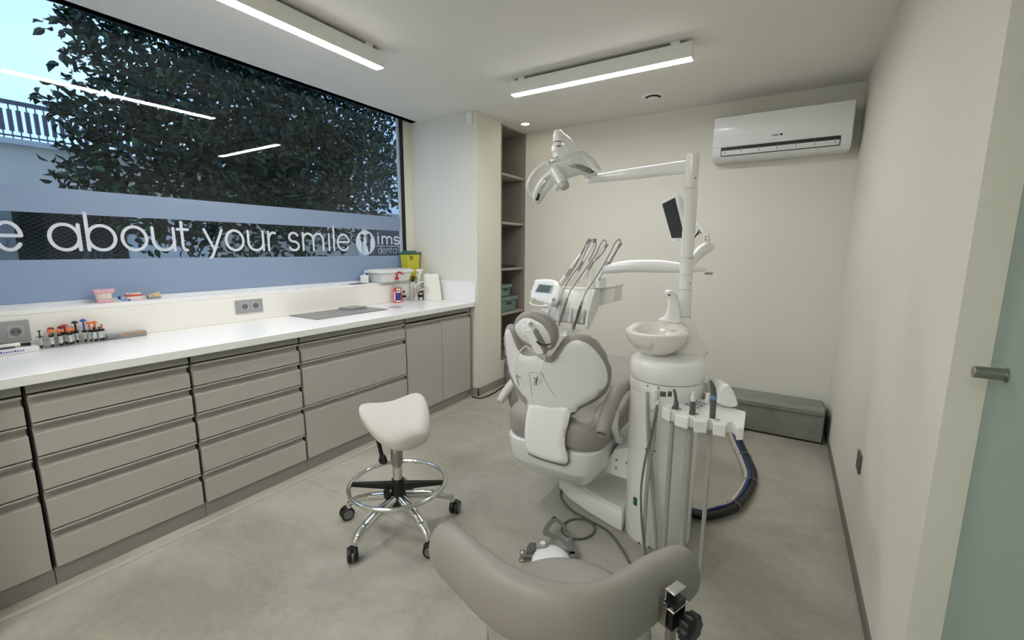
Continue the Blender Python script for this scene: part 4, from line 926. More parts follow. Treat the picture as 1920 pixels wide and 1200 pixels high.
bm = BM(); L_ = [atp(px, py, pA2-NH*.004, NH) for px, py in ((998, 620), (1002, 622), (1021, 655), (1021, 666), (1017, 665))]; prism(bm, L_, -NH*.03); obj('bracket_cheek', bm, grey_m, ch, bevel=.001)
bm = BM(); tube(bm, [atp(1006, 640, pA2, NH), atp(1012, 645, pA2, NH), atp(1022, 647, pA2, NH), atp(1032, 645, pA2, NH)], [.005, .007, .0065, .006], 10, 4, flat=.6); obj('release_lever', bm, black_m, ch)
# armrests
def padtube(name, pts, r, mat, parent, flat=.62, seg=18): return obj(name, tube(BM(), pts, r, seg, 6, flat=flat), mat, parent)
pr = [at(1129, 812, 'x', -.64), at(1135, 790, 'x', -.64), at(1144, 762, 'x', -.64), at(1155, 739, 'x', -.64), at(1172, 722, 'x', -.64), at(1196, 716, 'x', -.64)]
obj('armrest', tube(BM(), [pr[0]+V((0, -.004, -.004))]+pr, [.012, .030, .034, .034, .034, .032, .02], 18, 6, flat=1.0), vinyl_m, ch)
bm = BM(); tube(bm, [at(1157, 768, 'x', -.645), at(1152, 800, 'x', -.65), at(1158, 828, 'x', -.66)], [.012, .020, .014], 12, 5, flat=.6); obj('armrest_support', bm, whitesat_m, ch)
q = at(1162, 826, 'x', -.655); bm = BM(); cyl(bm, q+V((-.03, 0, 0)), q+V((.012, 0, 0)), .016, None, 20); obj('armrest_pivot', bm, whitesat_m, ch, bevel=.002)
obj('thigh_bolster', tube(BM(), [(-.69, 2.14, .51), (-.685, 2.3, .56), (-.69, 2.5, .59), (-.70, 2.8, .58)], [.02, .045, .05, .02], 16, 6), vinyl_m, ch)
pl_ = [at(937, 753, 'x', -1.245), at(950, 733, 'x', -1.245), at(966, 714, 'x', -1.24), at(990, 694, 'x', -1.235)]; pl_ += [pl_[-1]+V((.0, .12, .02))]
obj('armrest', tube(BM(), pl_, [.020, .026, .028, .028, .02], 18, 6, flat=.85), M('armrest_light', (196, 193, 190), .4), ch)
e0 = pl_[0]; e1 = (pl_[0]-pl_[1]).normalized(); bm = BM(); tube(bm, [e0-e1*.003, e0+e1*.004], [.0195, .017], 18, 1, flat=.85); obj('armrest_end_cap', bm, saddle_m, ch)
bm = BM(); tube(bm, [(-1.235, 2.02, .66), (-1.225, 1.98, .60), (-1.20, 2.0, .50), (-1.17, 2.03, .44)], [.020, .026, .030, .026], 14, 5, flat=.5); obj('armrest_support', bm, vinyl_m, ch)
# link to the unit
bm = BM(); prism(bm, [at(1128, 884, 'y', 2.07), at(1152, 842, 'y', 2.07), at(1181, 840, 'y', 2.07), at(1181, 901, 'y', 2.07)], (0, .24, 0)); lk = obj('link_bracket', bm, whitesat_m, ch, bevel=.004)
for px, py in ((1156, 862), (1175, 868), (1155, 877)):
    q = at(px, py, 'y', 2.07); bm = BM(); cyl(bm, q, q+V((0, -.006, 0)), .0065, .005, 12); obj('bolt', bm, steel_m, lk)
# bib clip cord hanging over the bracket
bc = tag(thing('bib_clip_cord', 'thin white bib cord with two metal clips hanging behind the headrest', 'cord', tuple(onshell(1000, 700))))
pc = pB+NB*.03
bm = BM(); tube(bm, [atp(px, py, pc, NB) for px, py in ((1004, 652), (992, 648), (981, 652), (972, 664), (967, 682), (968, 704))], .0028, 8, 6); obj('cord', bm, white_m, bc)
bm = BM(); tube(bm, [atp(px, py, pc, NB) for px, py in ((1010, 652), (1018, 655), (1021, 668), (1018, 685), (1008, 706))], .0028, 8, 6); obj('cord', bm, white_m, bc)
for a, b1, b2 in (((968, 703), (973, 723), (976, 709)), ((1008, 705), (1001, 722), (1005, 722))):
    for b_ in (b1, b2):
        bm = BM(); tube(bm, [atp(*a, pc, NB), atp(*b_, pc, NB)], [.0035, .0028], 6, 1, flat=.6); obj('clip_jaw', bm, steel_m, bc)
# ------------------------------------------------------------------ dental unit
un = tag(thing('dental_unit', 'white dental treatment unit column with a spittoon bowl, tall pole and arms', 'dental unit', (-.44, 2.18, 0)))
UX, UY = -.440, 2.095
def dsec(z, r, yb, dx=0, n=14):              # rounded front, straight sides, squared back
    P = [V((UX+dx+r*cos(a), UY+r*sin(a), z)) for a in [pi+pi*i/n for i in range(n+1)]]
    rb = r-.018; yc = yb-.255
    return P+[V((UX+dx+rb*cos(a), yc+rb*sin(a)*1.1, z)) for a in [pi*i/n for i in range(n+1)]]
bm = BM(); rings(bm, [dsec(z, r, 2.46) for z, r in ((0, .152), (.006, .154), (.45, .158), (.775, .161))]); obj('column_body', bm, whitesat_m, un, ang=30)
bm = BM(); rings(bm, [dsec(z, r, 2.465) for z, r in ((.745, .1625), (.752, .1645), (.792, .1645), (.795, .16))]); obj('column_collar', bm, whitesat_m, un, ang=30)
bm = BM(); rings(bm, [dsec(z, r, 2.462) for z, r in ((.795, .160), (.799, .160))]); obj('seam_shadow', bm, dkgrey_m, un)
bm = BM(); rings(bm, [dsec(z, r, yb) for z, r, yb in ((.799, .165, 2.47), (.803, .168, 2.475), (.868, .166, 2.475), (.884, .160, 2.47), (.892, .148, 2.455), (.894, .12, 2.43))]); obj('drum', bm, white_m, un, ang=50)
bm = BM(); RR = []
for z, cx_, cy2, rx, ry in ((.86, -.412, 2.31, .128, .150), (.90, -.41, 2.31, .112, .135), (.94, -.405, 2.30, .086, .110), (.99, -.405, 2.30, .056, .075), (1.03, -.41, 2.30, .040, .048), (1.066, -.413, 2.30, .031, .033)):
    RR.append([V((cx_+rx*cos(2*pi*i/36), cy2+ry*sin(2*pi*i/36), z)) for i in range(36)])
rings(bm, RR); obj('rear_hump', bm, white_m, un, ang=80, sub=1)
# front service panel and screws
def oncol(px, py, r):                        # point of the vertical cylinder of radius r round UX,UY
    d = ray(px, py); ox, oy = CAMP.x-UX, CAMP.y-UY; a = d.x**2+d.y**2; b_ = 2*(ox*d.x+oy*d.y); c = ox*ox+oy*oy-r*r
    t = (-b_-sqrt(max(0, b_*b_-4*a*c)))/(2*a); return CAMP+d*t
for px, py in ((1211, 842), (1227, 846), (1198, 1018), (1217, 1026), (1214.5, 723.5), (1234.5, 727.5)):
    q = oncol(px, py, .1605 if py > 730 else .165); nn = V((q.x-UX, q.y-UY, 0)).normalized(); bm = BM(); cyl(bm, q-nn*.004, q+nn*.002, .0038, None, 12); obj('screw', bm, dkgrey_m, un)
def strip_on(name, pts, r, w_, mat):
    return obj(name, tube(BM(), [oncol(px, py, r) for px, py in pts], w_, 6, 1), mat, un)
strip_on('panel_joint', [(1219, 740), (1217, 800), (1214, 860), (1212, 930), (1209, 1000), (1207, 1030)], .160, .0012, grey_m)
q = oncol(1191, 940, .157); nn = V((q.x-UX, q.y-UY, 0)).normalized(); tt = V((-nn.y, nn.x, 0))
def tangbox(q, nn, tt, w_, h_, d0, d1): return prism(BM(), [q+nn*d0+tt*s*w_/2+V((0, 0, k*h_/2)) for s, k in ((-1, -1), (1, -1), (1, 1), (-1, 1))], nn*(d1-d0))
sw_ = obj('power_switch', tangbox(q, nn, tt, .020, .036, -.004, .003), black_m, un)
obj('green_rocker', tangbox(q, nn, tt, .012, .022, .003, .005), M('green_rocker', (20, 110, 70), .3, emit=(.02, .3, .15), es=.15), sw_)
for px, py, w_, h_ in ((1243, 739, .024, .022), (1256, 739, .016, .022)):
    q = oncol(px, py, .1655); nn = V((q.x-UX, q.y-UY, 0)).normalized(); tt = V((-nn.y, nn.x, 0)); obj('hose_port', tangbox(q, nn, tt, w_, h_, -.006, .0012), dkgrey_m, un)
# bowl
bo = V((-.503, 2.13, .998)); bm = BM()
lathe(bm, bo, [(.001, -.118), (.035, -.116), (.062, -.105), (.095, -.083), (.122, -.055), (.138, -.025), (.144, -.002), (.1435, .006), (.138, .010), (.118, .008), (.108, .002), (.100, -.02), (.085, -.05), (.045, -.070), (.014, -.076), (.0, -.076)], 56, sx=1.0, sy=1.06)
for v in bm.verts:
    q_ = max(0, min(1, (v.co.y-bo.y+.02)/.16)); v.co.z += .024*q_*q_*(3-2*q_)*max(0, min(1, (v.co.z-bo.z+.06)/.06))
bw = obj('spittoon_bowl', bm, M('ceramic', (240, 237, 230), .15, coat=.4), un, ang=60)
bm = BM(); lathe(bm, (-.492, 2.13, .86), [(.0, 0), (.06, 0), (.052, .02), (.05, .034), (0, .034)], 32); obj('bowl_neck', bm, white_m, un)
bm = BM(); lathe(bm, bo+V((0, 0, -.0755)), [(0, 0), (.013, 0), (.013, .0015), (0, .002)], 20); obj('drain', bm, steel_m, bw)
bm = BM(); rr = rrect(-.475, -.395, 2.20, 2.262, .025, 1.0); rings(bm, [[V((p.x, p.y, z)) for p in rr] for z in (1.0, 1.034)]); obj('rear_deck', bm, bpy.data.materials['ceramic'], bw, bevel=.004)
# grip recess on the bowl, drawn as an oval patch darker than the ceramic
def onbowl(px, py):
    return at(px, py, 'y', bo.y-.12)
gq = [(1191, 638), (1205, 639), (1221, 643), (1224, 652), (1220, 657), (1204, 655), (1194, 648)]
p0 = V((-.56, 2.018, .955)); Nn = V((-.30, -.80, -.42)).normalized(); Ug = V((.93, -.35, 0)); Ug = (Ug-Nn*Ug.dot(Nn)).normalized(); Vg = Nn.cross(Ug)
obj('bowl_grip', pxpillow(gq, p0, Ug, Vg, .012, .02, .02, .004, .008, 3), M('grip_darker_cream', (214, 211, 204), .25), bw)
fo = [(1235, 598), (1246, 591), (1250, 577), (1250, 562), (1246, 553), (1247, 545), (1257, 543), (1265, 548), (1272, 562), (1276, 582), (1277, 604), (1271, 607), (1254, 605), (1240, 603)]
fp = V((-.44, 2.21, 1.1)); fa = obj('cup_filler', pxpillow(fo, fp, (.92, .38, 0), (0, 0, 1), .018, .012, .018, .012, .009, 4), white_m, un, ang=70)
q = at(1256, 553, 'y', 2.185); bm = BM(); cyl(bm, q, q+V((-.004, -.010, 0)), .005, .0045, 14); obj('water_nozzle', bm, dkgrey_m, fa)
# pole in four sections
PX, PY = -.417, 2.30
for z0, z1, r in ((1.06, 1.192, .0325), (1.194, 1.262, .0315), (1.264, 1.345, .0305), (1.347, 1.672, .0295), (1.676, 1.832, .0305)):
    bm = BM(); lathe(bm, (PX-(z0-1.06)*.012, PY, z0), [(0, 0), (r-.0015, 0), (r, .0015), (r, z1-z0-.0015), (r-.0015, z1-z0), (0, z1-z0)], 36); obj('pole_section', bm, white_m, un)
q = V((PX-.009, PY, 1.72)); bm = BM(); cyl(bm, q+V((.022, -.018, 0)), q+V((.0245, -.021, 0)), .0035, None, 10); obj('pole_screw', bm, black_m, un)
q = V((PX-.002, PY, 1.225)); bm = BM(); cyl(bm, q+V((.024, -.019, 0)), q+V((.0262, -.021, 0)), .003, None, 10); obj('pole_screw', bm, black_m, un)
# delivery arm
bm = BM(); tube(bm, [(-.33, 2.31, 1.293), (-.42, 2.31, 1.297), (-.55, 2.335, 1.303), (-.70, 2.36, 1.300), (-.80, 2.378, 1.288), (-.87, 2.39, 1.272)], [.006, .022, .034, .034, .031, .02], 20, 6, flat=1.0); obj('delivery_arm', bm, white_m, un)
obj('arm_base_plate', B(-.85, -.32, 2.30, 2.36, 1.258, 1.264) if False else cyl(BM(), (-.335, 2.31, 1.275), (-.30, 2.31, 1.275), .006, .006, 12), grey_m, un)
# assistant holder
zt = .72
top = [(1241, 763), (1262, 751), (1294, 747), (1322, 749), (1399, 772), (1395, 803), (1382, 803), (1380, 795), (1374, 790), (1365, 790), (1361, 798), (1338, 794), (1336, 786), (1329, 784), (1326, 791), (1302, 789), (1300, 781), (1293, 780), (1290, 784), (1266, 777), (1264, 770), (1259, 769), (1256, 772)]
L_ = [at(px, py, 'z', zt) for px, py in top]
ho = tag(thing('assistant_instrument_holder', 'white four-slot assistant instrument holder on the right of the unit', 'instrument holder', tuple(at(1320, 775, 'z', zt-.045))))
bm = BM(); prism(bm, L_, (0, 0, -.048)); obj('holder_body', bm, white_m, ho, bevel=.003, seg=3)
bm = BM(); prism(bm, [at(px, py, 'z', zt+.0005) for px, py in ((1281, 759), (1298, 749), (1326, 757), (1309, 768))], (0, 0, .0012)); obj('keypad', bm, M('keypad_pale', (206, 208, 208), .4), ho)
for i in range(4):
    for j in range(3):
        a = at(1281, 759, 'z', zt).lerp(at(1298, 749, 'z', zt), (j+.5)/3); b_ = at(1309, 768, 'z', zt).lerp(at(1326, 757, 'z', zt), (j+.5)/3); q = a.lerp(b_, (i+.5)/4)
        bm = BM(); lathe(bm, q+V((0, 0, .0017)), [(0, 0), (.007, 0), (.006, .0012), (0, .0012)], 14); obj('key', bm, dkgrey_m, ho)
bm = BM(); tube(bm, [oncol(1229, 752, .17)+V((0, -.004, 0)), at(1245, 754, 'z', .715)+V((0, .03, -.01)), at(1266, 760, 'z', .70)+V((0, .02, 0))], .014, 16, 4); obj('holder_arm', bm, white_m, ho)
q = oncol(1226, 748, .168); bm = BM(); tube(bm, [q+V((0, 0, .045)), q+V((0, -.004, -.045))], .017, 16, 1); obj('arm_joint', bm, white_m, ho, bevel=.003)
for px, py in ((1274, 767), (1307, 776), (1346, 787)):
    q = at(px, py, 'z', zt+.0006); bm = BM(); lathe(bm, q, [(.006, 0), (.0075, .001), (.006, .002)], 16); obj('slot_ring', bm, grey_m, ho)
# white housing behind the holder
fr_ = [(1344, 755), (1348, 735), (1356, 722), (1365, 720), (1374, 731), (1380, 745), (1384, 758), (1380, 763), (1366, 764), (1352, 760)]
p0 = V(at(1365, 745, 'y', 2.02)); t = tag(thing('handpiece_housing', 'white domed housing standing behind the assistant holder', 'housing', tuple(p0)))
L_ = [atp(px, py, p0, V((.25, -1, 0)).normalized()) for px, py in fr_]
vec = CAMP+ray(1337, 703)*2.12-atp(1364, 720, p0, V((.25, -1, 0)).normalized())
bm = BM(); Lc = sum(L_, V((0, 0, 0)))/len(L_); rings(bm, [[Lc+(p-Lc)*.9+vec*-.03 for p in L_], L_, [p+vec*.85 for p in L_], [Lc+(p-Lc)*.85+vec for p in L_]]); obj('housing', bm, white_m, t, bevel=.004, seg=3)
bm = BM(); a = at(1329, 735, 'z', .76); cyl(bm, V((a.x, 2.06, .76)), V((a.x-.0, 2.03, .685)), .010, None, 16); obj('housing_post', bm, whitesat_m, t)
# three assistant instruments, resting in the holder
def hang(o, r, name, par, mat, zend=.02, off=(0, 0)):
    o = V(o); bm = BM(); tube(bm, [o, V((o.x+off[0]*.3, o.y+off[1]*.3, o.z*.55)), V((o.x+off[0], o.y+off[1], zend+.06)), V((o.x+off[0]*1.2, o.y+off[1]*1.2-.03, zend+r))], r, 10, 6); return obj(name, bm, mat, par)
def hz(px, py, z=None, Y=None): return at(px, py, 'z', z) if z is not None else at(px, py, 'y', Y)
b1 = at(1261, 774, 'z', .70); Y_ = b1.y
t = tag(thing('suction_tip_handle', 'dark grey angled suction handle in the left slot of the holder, with its hose', 'suction handle', tuple(at(1261, 782, 'y', Y_))))
bm = BM(); tube(bm, [at(px, py, 'y', Y_) for px, py in ((1263.5, 730), (1266, 738), (1267, 748), (1268, 760), (1266, 775))], [.0055, .006, .0065, .011, .009], 14, 5); obj('handle', bm, dkgrey_m, t)
bm = BM(); tube(bm, [at(px, py, 'y', Y_) for px, py in ((1266, 762), (1260, 774), (1259, 786))], [.010, .011, .010], 14, 4); obj('valve', bm, dkgrey_m, t)
hang(at(1261, 784, 'y', Y_), .0105, 'hose', t, hose_m)
b2 = at(1297, 785, 'z', .70); Y_ = b2.y
t = tag(thing('saliva_ejector_handle', 'dark grey suction handle with a white tip in the second holder slot', 'suction handle', tuple(at(1297, 800, 'y', Y_))))
bm = BM(); tube(bm, [at(px, py, 'y', Y_) for px, py in ((1299.5, 752), (1298.5, 770), (1297, 785), (1294, 800))], [.010, .0115, .013, .010], 16, 4); obj('handle', bm, dkgrey_m, t)
bm = BM(); tube(bm, [at(1300, 735, 'y', Y_), at(1300, 744, 'y', Y_)], [.0065, .007], 16, 1); obj('white_tip', bm, white_m, t)
bm = BM(); tube(bm, [at(1300, 743, 'y', Y_), at(1299.6, 753, 'y', Y_)], [.009, .0095], 16, 1); obj('white_collar', bm, whitesat_m, t)
bm = BM(); tube(bm, [at(1296, 766, 'y', Y_)+V((0, -.008, 0)), at(1295, 775, 'y', Y_)+V((0, -.01, 0))], [.004, .006], 10, 1); obj('slider', bm, dkgrey_m, t)
hang(at(1294, 799, 'y', Y_), .016, 'hose', t, hose_m)
b3 = at(1333, 792, 'z', .70); Y_ = b3.y
t = tag(thing('air_water_syringe', 'dark grey air-water syringe with a thin steel tip and blue ring in the third slot', 'syringe', tuple(at(1333, 810, 'y', Y_))))
bm = BM(); tube(bm, [at(px, py, 'y', Y_) for px, py in ((1332, 713), (1337, 728), (1338, 745), (1336, 775), (1335, 805))], [.004, .0105, .0115, .0115, .0105], 16, 4); obj('handle', bm, dkgrey_m, t)
bm = BM(); tube(bm, [at(1333, 715, 'y', Y_), at(1329, 706, 'y', Y_), at(1322, 697, 'y', Y_)], [.0028, .002, .0016], 8, 4); obj('steel_tip', bm, chrome_m, t)
bm = BM(); tube(bm, [at(1338.5, 741, 'y', Y_), at(1338, 748, 'y', Y_)], .0125, 16, 1); obj('blue_ring', bm, M('pale_blue_ring', (110, 150, 196), .4), t)
bm = BM(); tube(bm, [at(1331, 785, 'y', Y_), at(1328, 800, 'y', Y_), at(1332, 818, 'y', Y_), at(1340, 806, 'y', Y_)], [.008, .009, .009, .004], 10, 4, flat=.5); obj('cradle', bm, hose_m, t)
hang(at(1333, 812, 'y', Y_), .0085, 'hose', t, hose_m)
# loose hoses in front of the column
hs_ = tag(thing('supply_hoses', 'bundle of thin grey hoses hanging down the front of the dental unit', 'hoses', (-.43, 1.9, .02)))
def hpx(pts, Y, r, mat, name='hose'): return obj(name, tube(BM(), [at(px, py, 'y', Y) for px, py in pts], r, 10, 6), mat, hs_)
hpx([(1214, 735), (1214, 790), (1217, 850), (1224, 930), (1229, 1000), (1231, 1040)], 1.90, .0075, hose_m)
hpx([(1232, 760), (1222, 810), (1210, 860), (1202, 920), (1204, 990), (1213, 1055)], 1.87, .005, M('hose_mid_grey', (122, 123, 120), .45))
hpx([(1231, 765), (1224, 830), (1214, 900), (1209, 970), (1206, 1050)], 1.885, .0085, hose_m)
hpx([(1218, 790), (1221, 850), (1226, 930), (1231, 1000), (1233, 1040)], 1.88, .004, grey_m)
# ------------------------------------------------------------------ operating lamp
la = tag(thing('operating_lamp', 'white dental operating lamp with a curved reflector head on a jointed arm', 'lamp', (-1.0, 2.3, 1.7)))
A0 = V((PX-.02, PY, 1.778)); A1 = at(1106, 336, 'y', 2.42)
d = (A1-A0).normalized(); n_ = V((d.y, -d.x, 0)).normalized()
bm = BM(); RR = []
for tt_, h_, w_ in ((0, .030, .022), (.04, .031, .022), (.6, .028, .02), (.95, .023, .018), (1.0, .018, .014), (1.03, .008, .008)):
    c_ = A0.lerp(A1, tt_) if tt_ <= 1 else A1+d*.02
    RR.append([c_+n_*w_*cos(a)*(1 if abs(cos(a)) < .8 else 1)+V((0, 0, h_))*sin(a) for a in [2*pi*i/16+pi/16 for i in range(16)]])
rings(bm, RR); obj('horizontal_arm', bm, white_m, la)
q = A0.lerp(A1, .12)+n_*.0225
for k, (dx, dz, s) in enumerate([(0, 0, .006), (.014, .008, .003), (.014, 0, .003), (.014, -.008, .003), (-.035, -.006, .003), (-.008, .0, .002), (-.014, 0, .0025)]):
    bm = BM(); box(bm, -s/2, s/2, -.0005, .0005, -s/2, s/2)
    for v in bm.verts: v.co = q-d*(dx)+V((0, 0, dz))+d*v.co.x+n_*v.co.y+V((0, 0, v.co.z))
    obj('arm_marking', bm, dkgrey_m, la)
D_ = 2.1
def Q(px, py, D=D_): return CAMP+ray(px, py)*D
bm = BM(); cyl(bm, A1+V((0, 0, -.022)), A1+V((0, 0, .02)), .024, .024, 24); obj('elbow_joint', bm, white_m, la, bevel=.004)
bm = BM(); tube(bm, [A1+V((-.01, 0, .01)), Q(1084, 300, 2.26), Q(1066, 270, 2.18), Q(1051, 254, 2.12)], [.018, .030, .030, .018], 18, 5, flat=.7); obj('spring_arm', bm, white_m, la)
bm = BM(); ax_ = (Q(1047, 245)-Q(1046, 300)).normalized(); c0 = Q(1046, 297)
lathe(bm, c0, [(0, 0), (.026, 0), (.027, .004), (.027, .022), (.032, .026), (.0335, .045), (.030, .062), (.024, .070), (0, .07)], 28, tuple(ax_)); obj('ball_joint', bm, white_m, la)
bm = BM(); lathe(bm, c0, [(0, .07), (.021, .07), (.021, .0755), (0, .0755)], 28, tuple(ax_)); obj('joint_ring', bm, dkgrey_m, la)
bm = BM(); lathe(bm, c0, [(0, .0755), (.022, .0755), (.026, .082), (.0265, .108), (.024, .122), (.016, .130), (0, .132)], 28, tuple(ax_)); obj('neck_cap', bm, white_m, la)
q = c0+ax_*.045-CF*.032; bm = BM(); lathe(bm, q, [(0, 0), (.009, 0), (.009, .003), (0, .003)], 20, tuple(-CF), 1.2, .5); obj('oval_badge', bm, grey_m, la)
# head: planes facing slightly below the camera
Nl = (-CF+V((0, 0, -.35))).normalized(); Ul = V((0, 0, 1)).cross(Nl).normalized(); Vl = Nl.cross(Ul)
def fpil(pts, D, tf, rf, tb, rb, g=.012, k=4, holes=(), bend=None, pc=(1060, 320)):
    return pxpillow(pts, Q(*pc, D), Ul, Vl, tf, rf, tb, rb, g, k, bend, holes)
front_b = [(999, 375), (1001, 358), (1012, 338), (1027, 322), (1044, 310.5), (1063, 305), (1083, 306), (1103, 311.5), (1117, 320), (1121.5, 329), (1113, 330), (1098, 328), (1083, 329), (1068, 334), (1050, 343), (1036, 351), (1027, 360), (1019, 373), (1012.5, 382), (1004, 381.5)]
hb = lambda u, v: -.9*u*u
lm = M('lamp_white', (228, 231, 229), .28, coat=.2)
obj('reflector_blade', fpil(front_b, 2.02, .012, .012, .014, .014, .011, 3, bend=hb), lm, la, ang=60)
rear_r = [(1048, 300), (1050, 289), (1070, 283), (1090, 282), (1103, 286), (1112, 296), (1120, 306), (1126.5, 317), (1123, 319), (1114, 311), (1103, 299), (1093, 293), (1080, 292), (1066, 296), (1056, 303)]
obj('rear_handle_blade', fpil(rear_r, 2.07, .008, .008, .008, .008, .010, 3), lm, la, ang=60)
rear_l = [(1030, 301), (1014, 307), (997, 323), (986.5, 345), (986, 353), (996, 369), (1000, 368), (993, 352), (996, 344), (1003, 329), (1016, 316), (1029, 309)]
obj('rear_handle_blade', fpil(rear_l, 2.07, .008, .007, .008, .007, .010, 3), lm, la, ang=60)
obj('inner_web', fpil([(1078, 293), (1090, 293), (1104, 311), (1096, 311)], 2.05, .004, .004, .004, .004, .01, 1), lm, la)
for L_ in ([(1037, 294), (1045, 291), (1051, 303), (1041, 304)], [(1023, 302), (1031, 300), (1033, 308), (1026, 314)], [(1032, 301), (1042, 297), (1044, 304), (1034, 308)]):
    obj('hinge_block', fpil(L_, 2.03, .012, .004, .02, .004, .01, 1), lm, la)
obj('light_slot', fpil([(1064.5, 309.5), (1082, 307.5), (1100, 311.5), (1115, 321), (1114, 325), (1104, 325.5), (1090, 321), (1078, 315)], 2.02-.010, .006, .006, .002, .002, .012, 3, bend=hb), grey_m, la)
obj('slot_mirror', fpil([(1066, 310.5), (1078, 309.5), (1088, 314), (1100, 322), (1097, 323), (1086, 318), (1074, 314)], 2.02-.0145, .004, .003, .001, .001, .012, 3, bend=hb), chrome_m, la)
obj('slot_shade', fpil([(1088, 312.5), (1101, 315), (1114.5, 323), (1108, 323), (1096, 319)], 2.02-.0145, .004, .003, .001, .001, .012, 3, bend=hb), black_m, la)
obj('light_slot', fpil([(1029, 328), (1019, 336), (1009, 352), (1003, 366), (1003, 376), (1007, 377), (1013, 366), (1021, 352), (1030, 338), (1032, 331)], 2.02-.010, .006, .005, .002, .002, .012, 3, bend=hb), M('slot_pale', (200, 202, 200), .2), la)
obj('slot_mirror', fpil([(1028, 330), (1019, 340), (1012, 354), (1011, 362), (1017, 352), (1026, 340), (1030, 333)], 2.02-.0145, .004, .003, .001, .001, .012, 3, bend=hb), chrome_m, la)
obj('slot_shade', fpil([(1009, 361.5), (1013, 365), (1010, 376), (1004, 377)], 2.02-.0145, .004, .002, .001, .001, .012, 1, bend=hb), black_m, la)
bm = BM(); tube(bm, [Q(1041, 318, 2.02), Q(1047, 328, 1.99), Q(1056, 345, 1.96)], [.024, .027, .024], 20, 5, flat=.9); obj('lamp_body', bm, lm, la)
bm = BM(); tube(bm, [Q(1055, 343, 1.965), Q(1060, 352, 1.955)], [.0255, .022], 20, 1, flat=.9); obj('lamp_nose', bm, M('pale_lens', (196, 200, 198), .15), la, bevel=.004)
bm = BM(); tube(bm, [Q(1040, 348, 2.0), Q(1046, 354, 1.99)], [.012, .012], 14, 1); tube(bm, [Q(1047, 353, 1.985), Q(1048, 360, 1.985)], .003, 8, 1); obj('side_knob', bm, lm, la)
# ------------------------------------------------------------------ monitor
Nm = V((-.62, -.76, -.12)).normalized(); Um = V((0, 0, 1)).cross(Nm).normalized(); Vm = Nm.cross(Um); pM = CAMP+ray(1262, 410)*2.5
mo = tag(thing('monitor', 'small white-cased monitor with a dark screen mounted behind the pole', 'monitor', tuple(pM-V((0, 0, .12)))))
def mp_(L, off=0): return [atp(px, py, pM+Nm*off, Nm) for px, py in L]
case = [(1239.5, 381), (1241, 378), (1264, 364.5), (1268, 364), (1270, 367), (1289, 452), (1286, 454.5), (1262, 454), (1257.5, 451)]
bm = BM(); L_ = mp_(case); c_ = sum(L_, V((0, 0, 0)))/len(L_); rings(bm, [L_, [p-Nm*.02 for p in L_], [c_+(p-c_)*.8-Nm*.045 for p in L_]]); obj('case', bm, white_m, mo, bevel=.002)
bm = BM(); prism(bm, mp_([(1241.5, 382.5), (1265.5, 370.5), (1284, 446), (1259.5, 446.5)], .0004), Nm*.0008); obj('screen', bm, screen_m, mo, sm=False)
bm = BM(); prism(bm, mp_([(1269, 449.5), (1274, 449.5), (1274, 451), (1269, 451)], .0004), Nm*.0006); obj('case_badge', bm, grey_m, mo)
bk = at(1328, 441, 'y', 2.44); bm = BM(); tube(bm, [pM-Nm*.04+V((.01, 0, .01)), at(1303, 417, 'y', 2.47), bk], [.014, .013, .013], 12, 1, flat=.8); obj('bracket_bar', bm, white_m, mo)
bm = BM(); prism(bm, [at(px, py, 'y', 2.425) for px, py in ((1319, 441), (1330, 437), (1330, 458), (1319, 458))], (0, .03, 0)); obj('bracket_plate', bm, whitesat_m, mo, bevel=.003)
for px, py in ((1323, 444), (1323, 449)):
    q = at(px, py, 'y', 2.425); bm = BM(); cyl(bm, q, q+V((0, -.003, 0)), .003, None, 10); obj('bracket_screw', bm, dkgrey_m, mo)
bm = BM(); tube(bm, [at(px, py, 'y', 2.45) for px, py in ((1302, 446), (1308, 437), (1314, 430), (1322, 433))], .0035, 8, 5); obj('cable', bm, black_m, mo)
bm = BM(); tube(bm, [at(px, py, 'y', 2.45) for px, py in ((1303, 444), (1310, 438), (1320, 436), (1330, 446), (1330, 456))], .0025, 8, 5); obj('cable', bm, black_m, mo)
bm = BM(); tube(bm, [V((PX+.01, PY+.01, 1.315)), at(1303, 483, 'y', 2.36), at(1314, 471, 'y', 2.41), at(1328, 462, 'y', 2.44), at(1329, 456, 'y', 2.44)], [.020, .026, .030, .030, .022], 18, 6); obj('swing_arm', bm, white_m, mo)
# ------------------------------------------------------------------ instrument console
co = tag(thing('instrument_console', 'white dentist instrument console with four whip arms and a small display', 'console', (-1.07, 2.4, .93)))
prof = [(2.45, 1.165), (2.39, 1.163), (2.345, 1.14), (2.31, 1.09), (2.285, 1.05), (2.30, 1.03), (2.40, 1.03), (2.50, 1.09), (2.50, 1.15)]
bm = BM(); rings(bm, [[V((x, y, z)) for y, z in prof] for x in (-1.205, -.925)]); obj('console_body', bm, white_m, co, bevel=.006, seg=3, ang=50)
prof = [(2.286, 1.052), (2.272, 1.02), (2.268, .985), (2.285, .968), (2.33, .975), (2.40, 1.03)]
bm = BM(); rings(bm, [[V((x, y, z)) for y, z in prof] for x in (-1.21, -.93)]); obj('instrument_cradle', bm, M('console_grey_white', (212, 214, 213), .3), co, bevel=.008, seg=3, ang=50)
bm = BM(); prism(bm, [V((-.925, y, z)) for y, z in ((2.44, 1.165), (2.37, 1.16), (2.33, 1.12), (2.272, 1.03), (2.260, .965), (2.272, .945), (2.30, .95), (2.42, 1.04), (2.47, 1.10))], (.014, 0, 0)); obj('side_cheek', bm, white_m, co, bevel=.003)
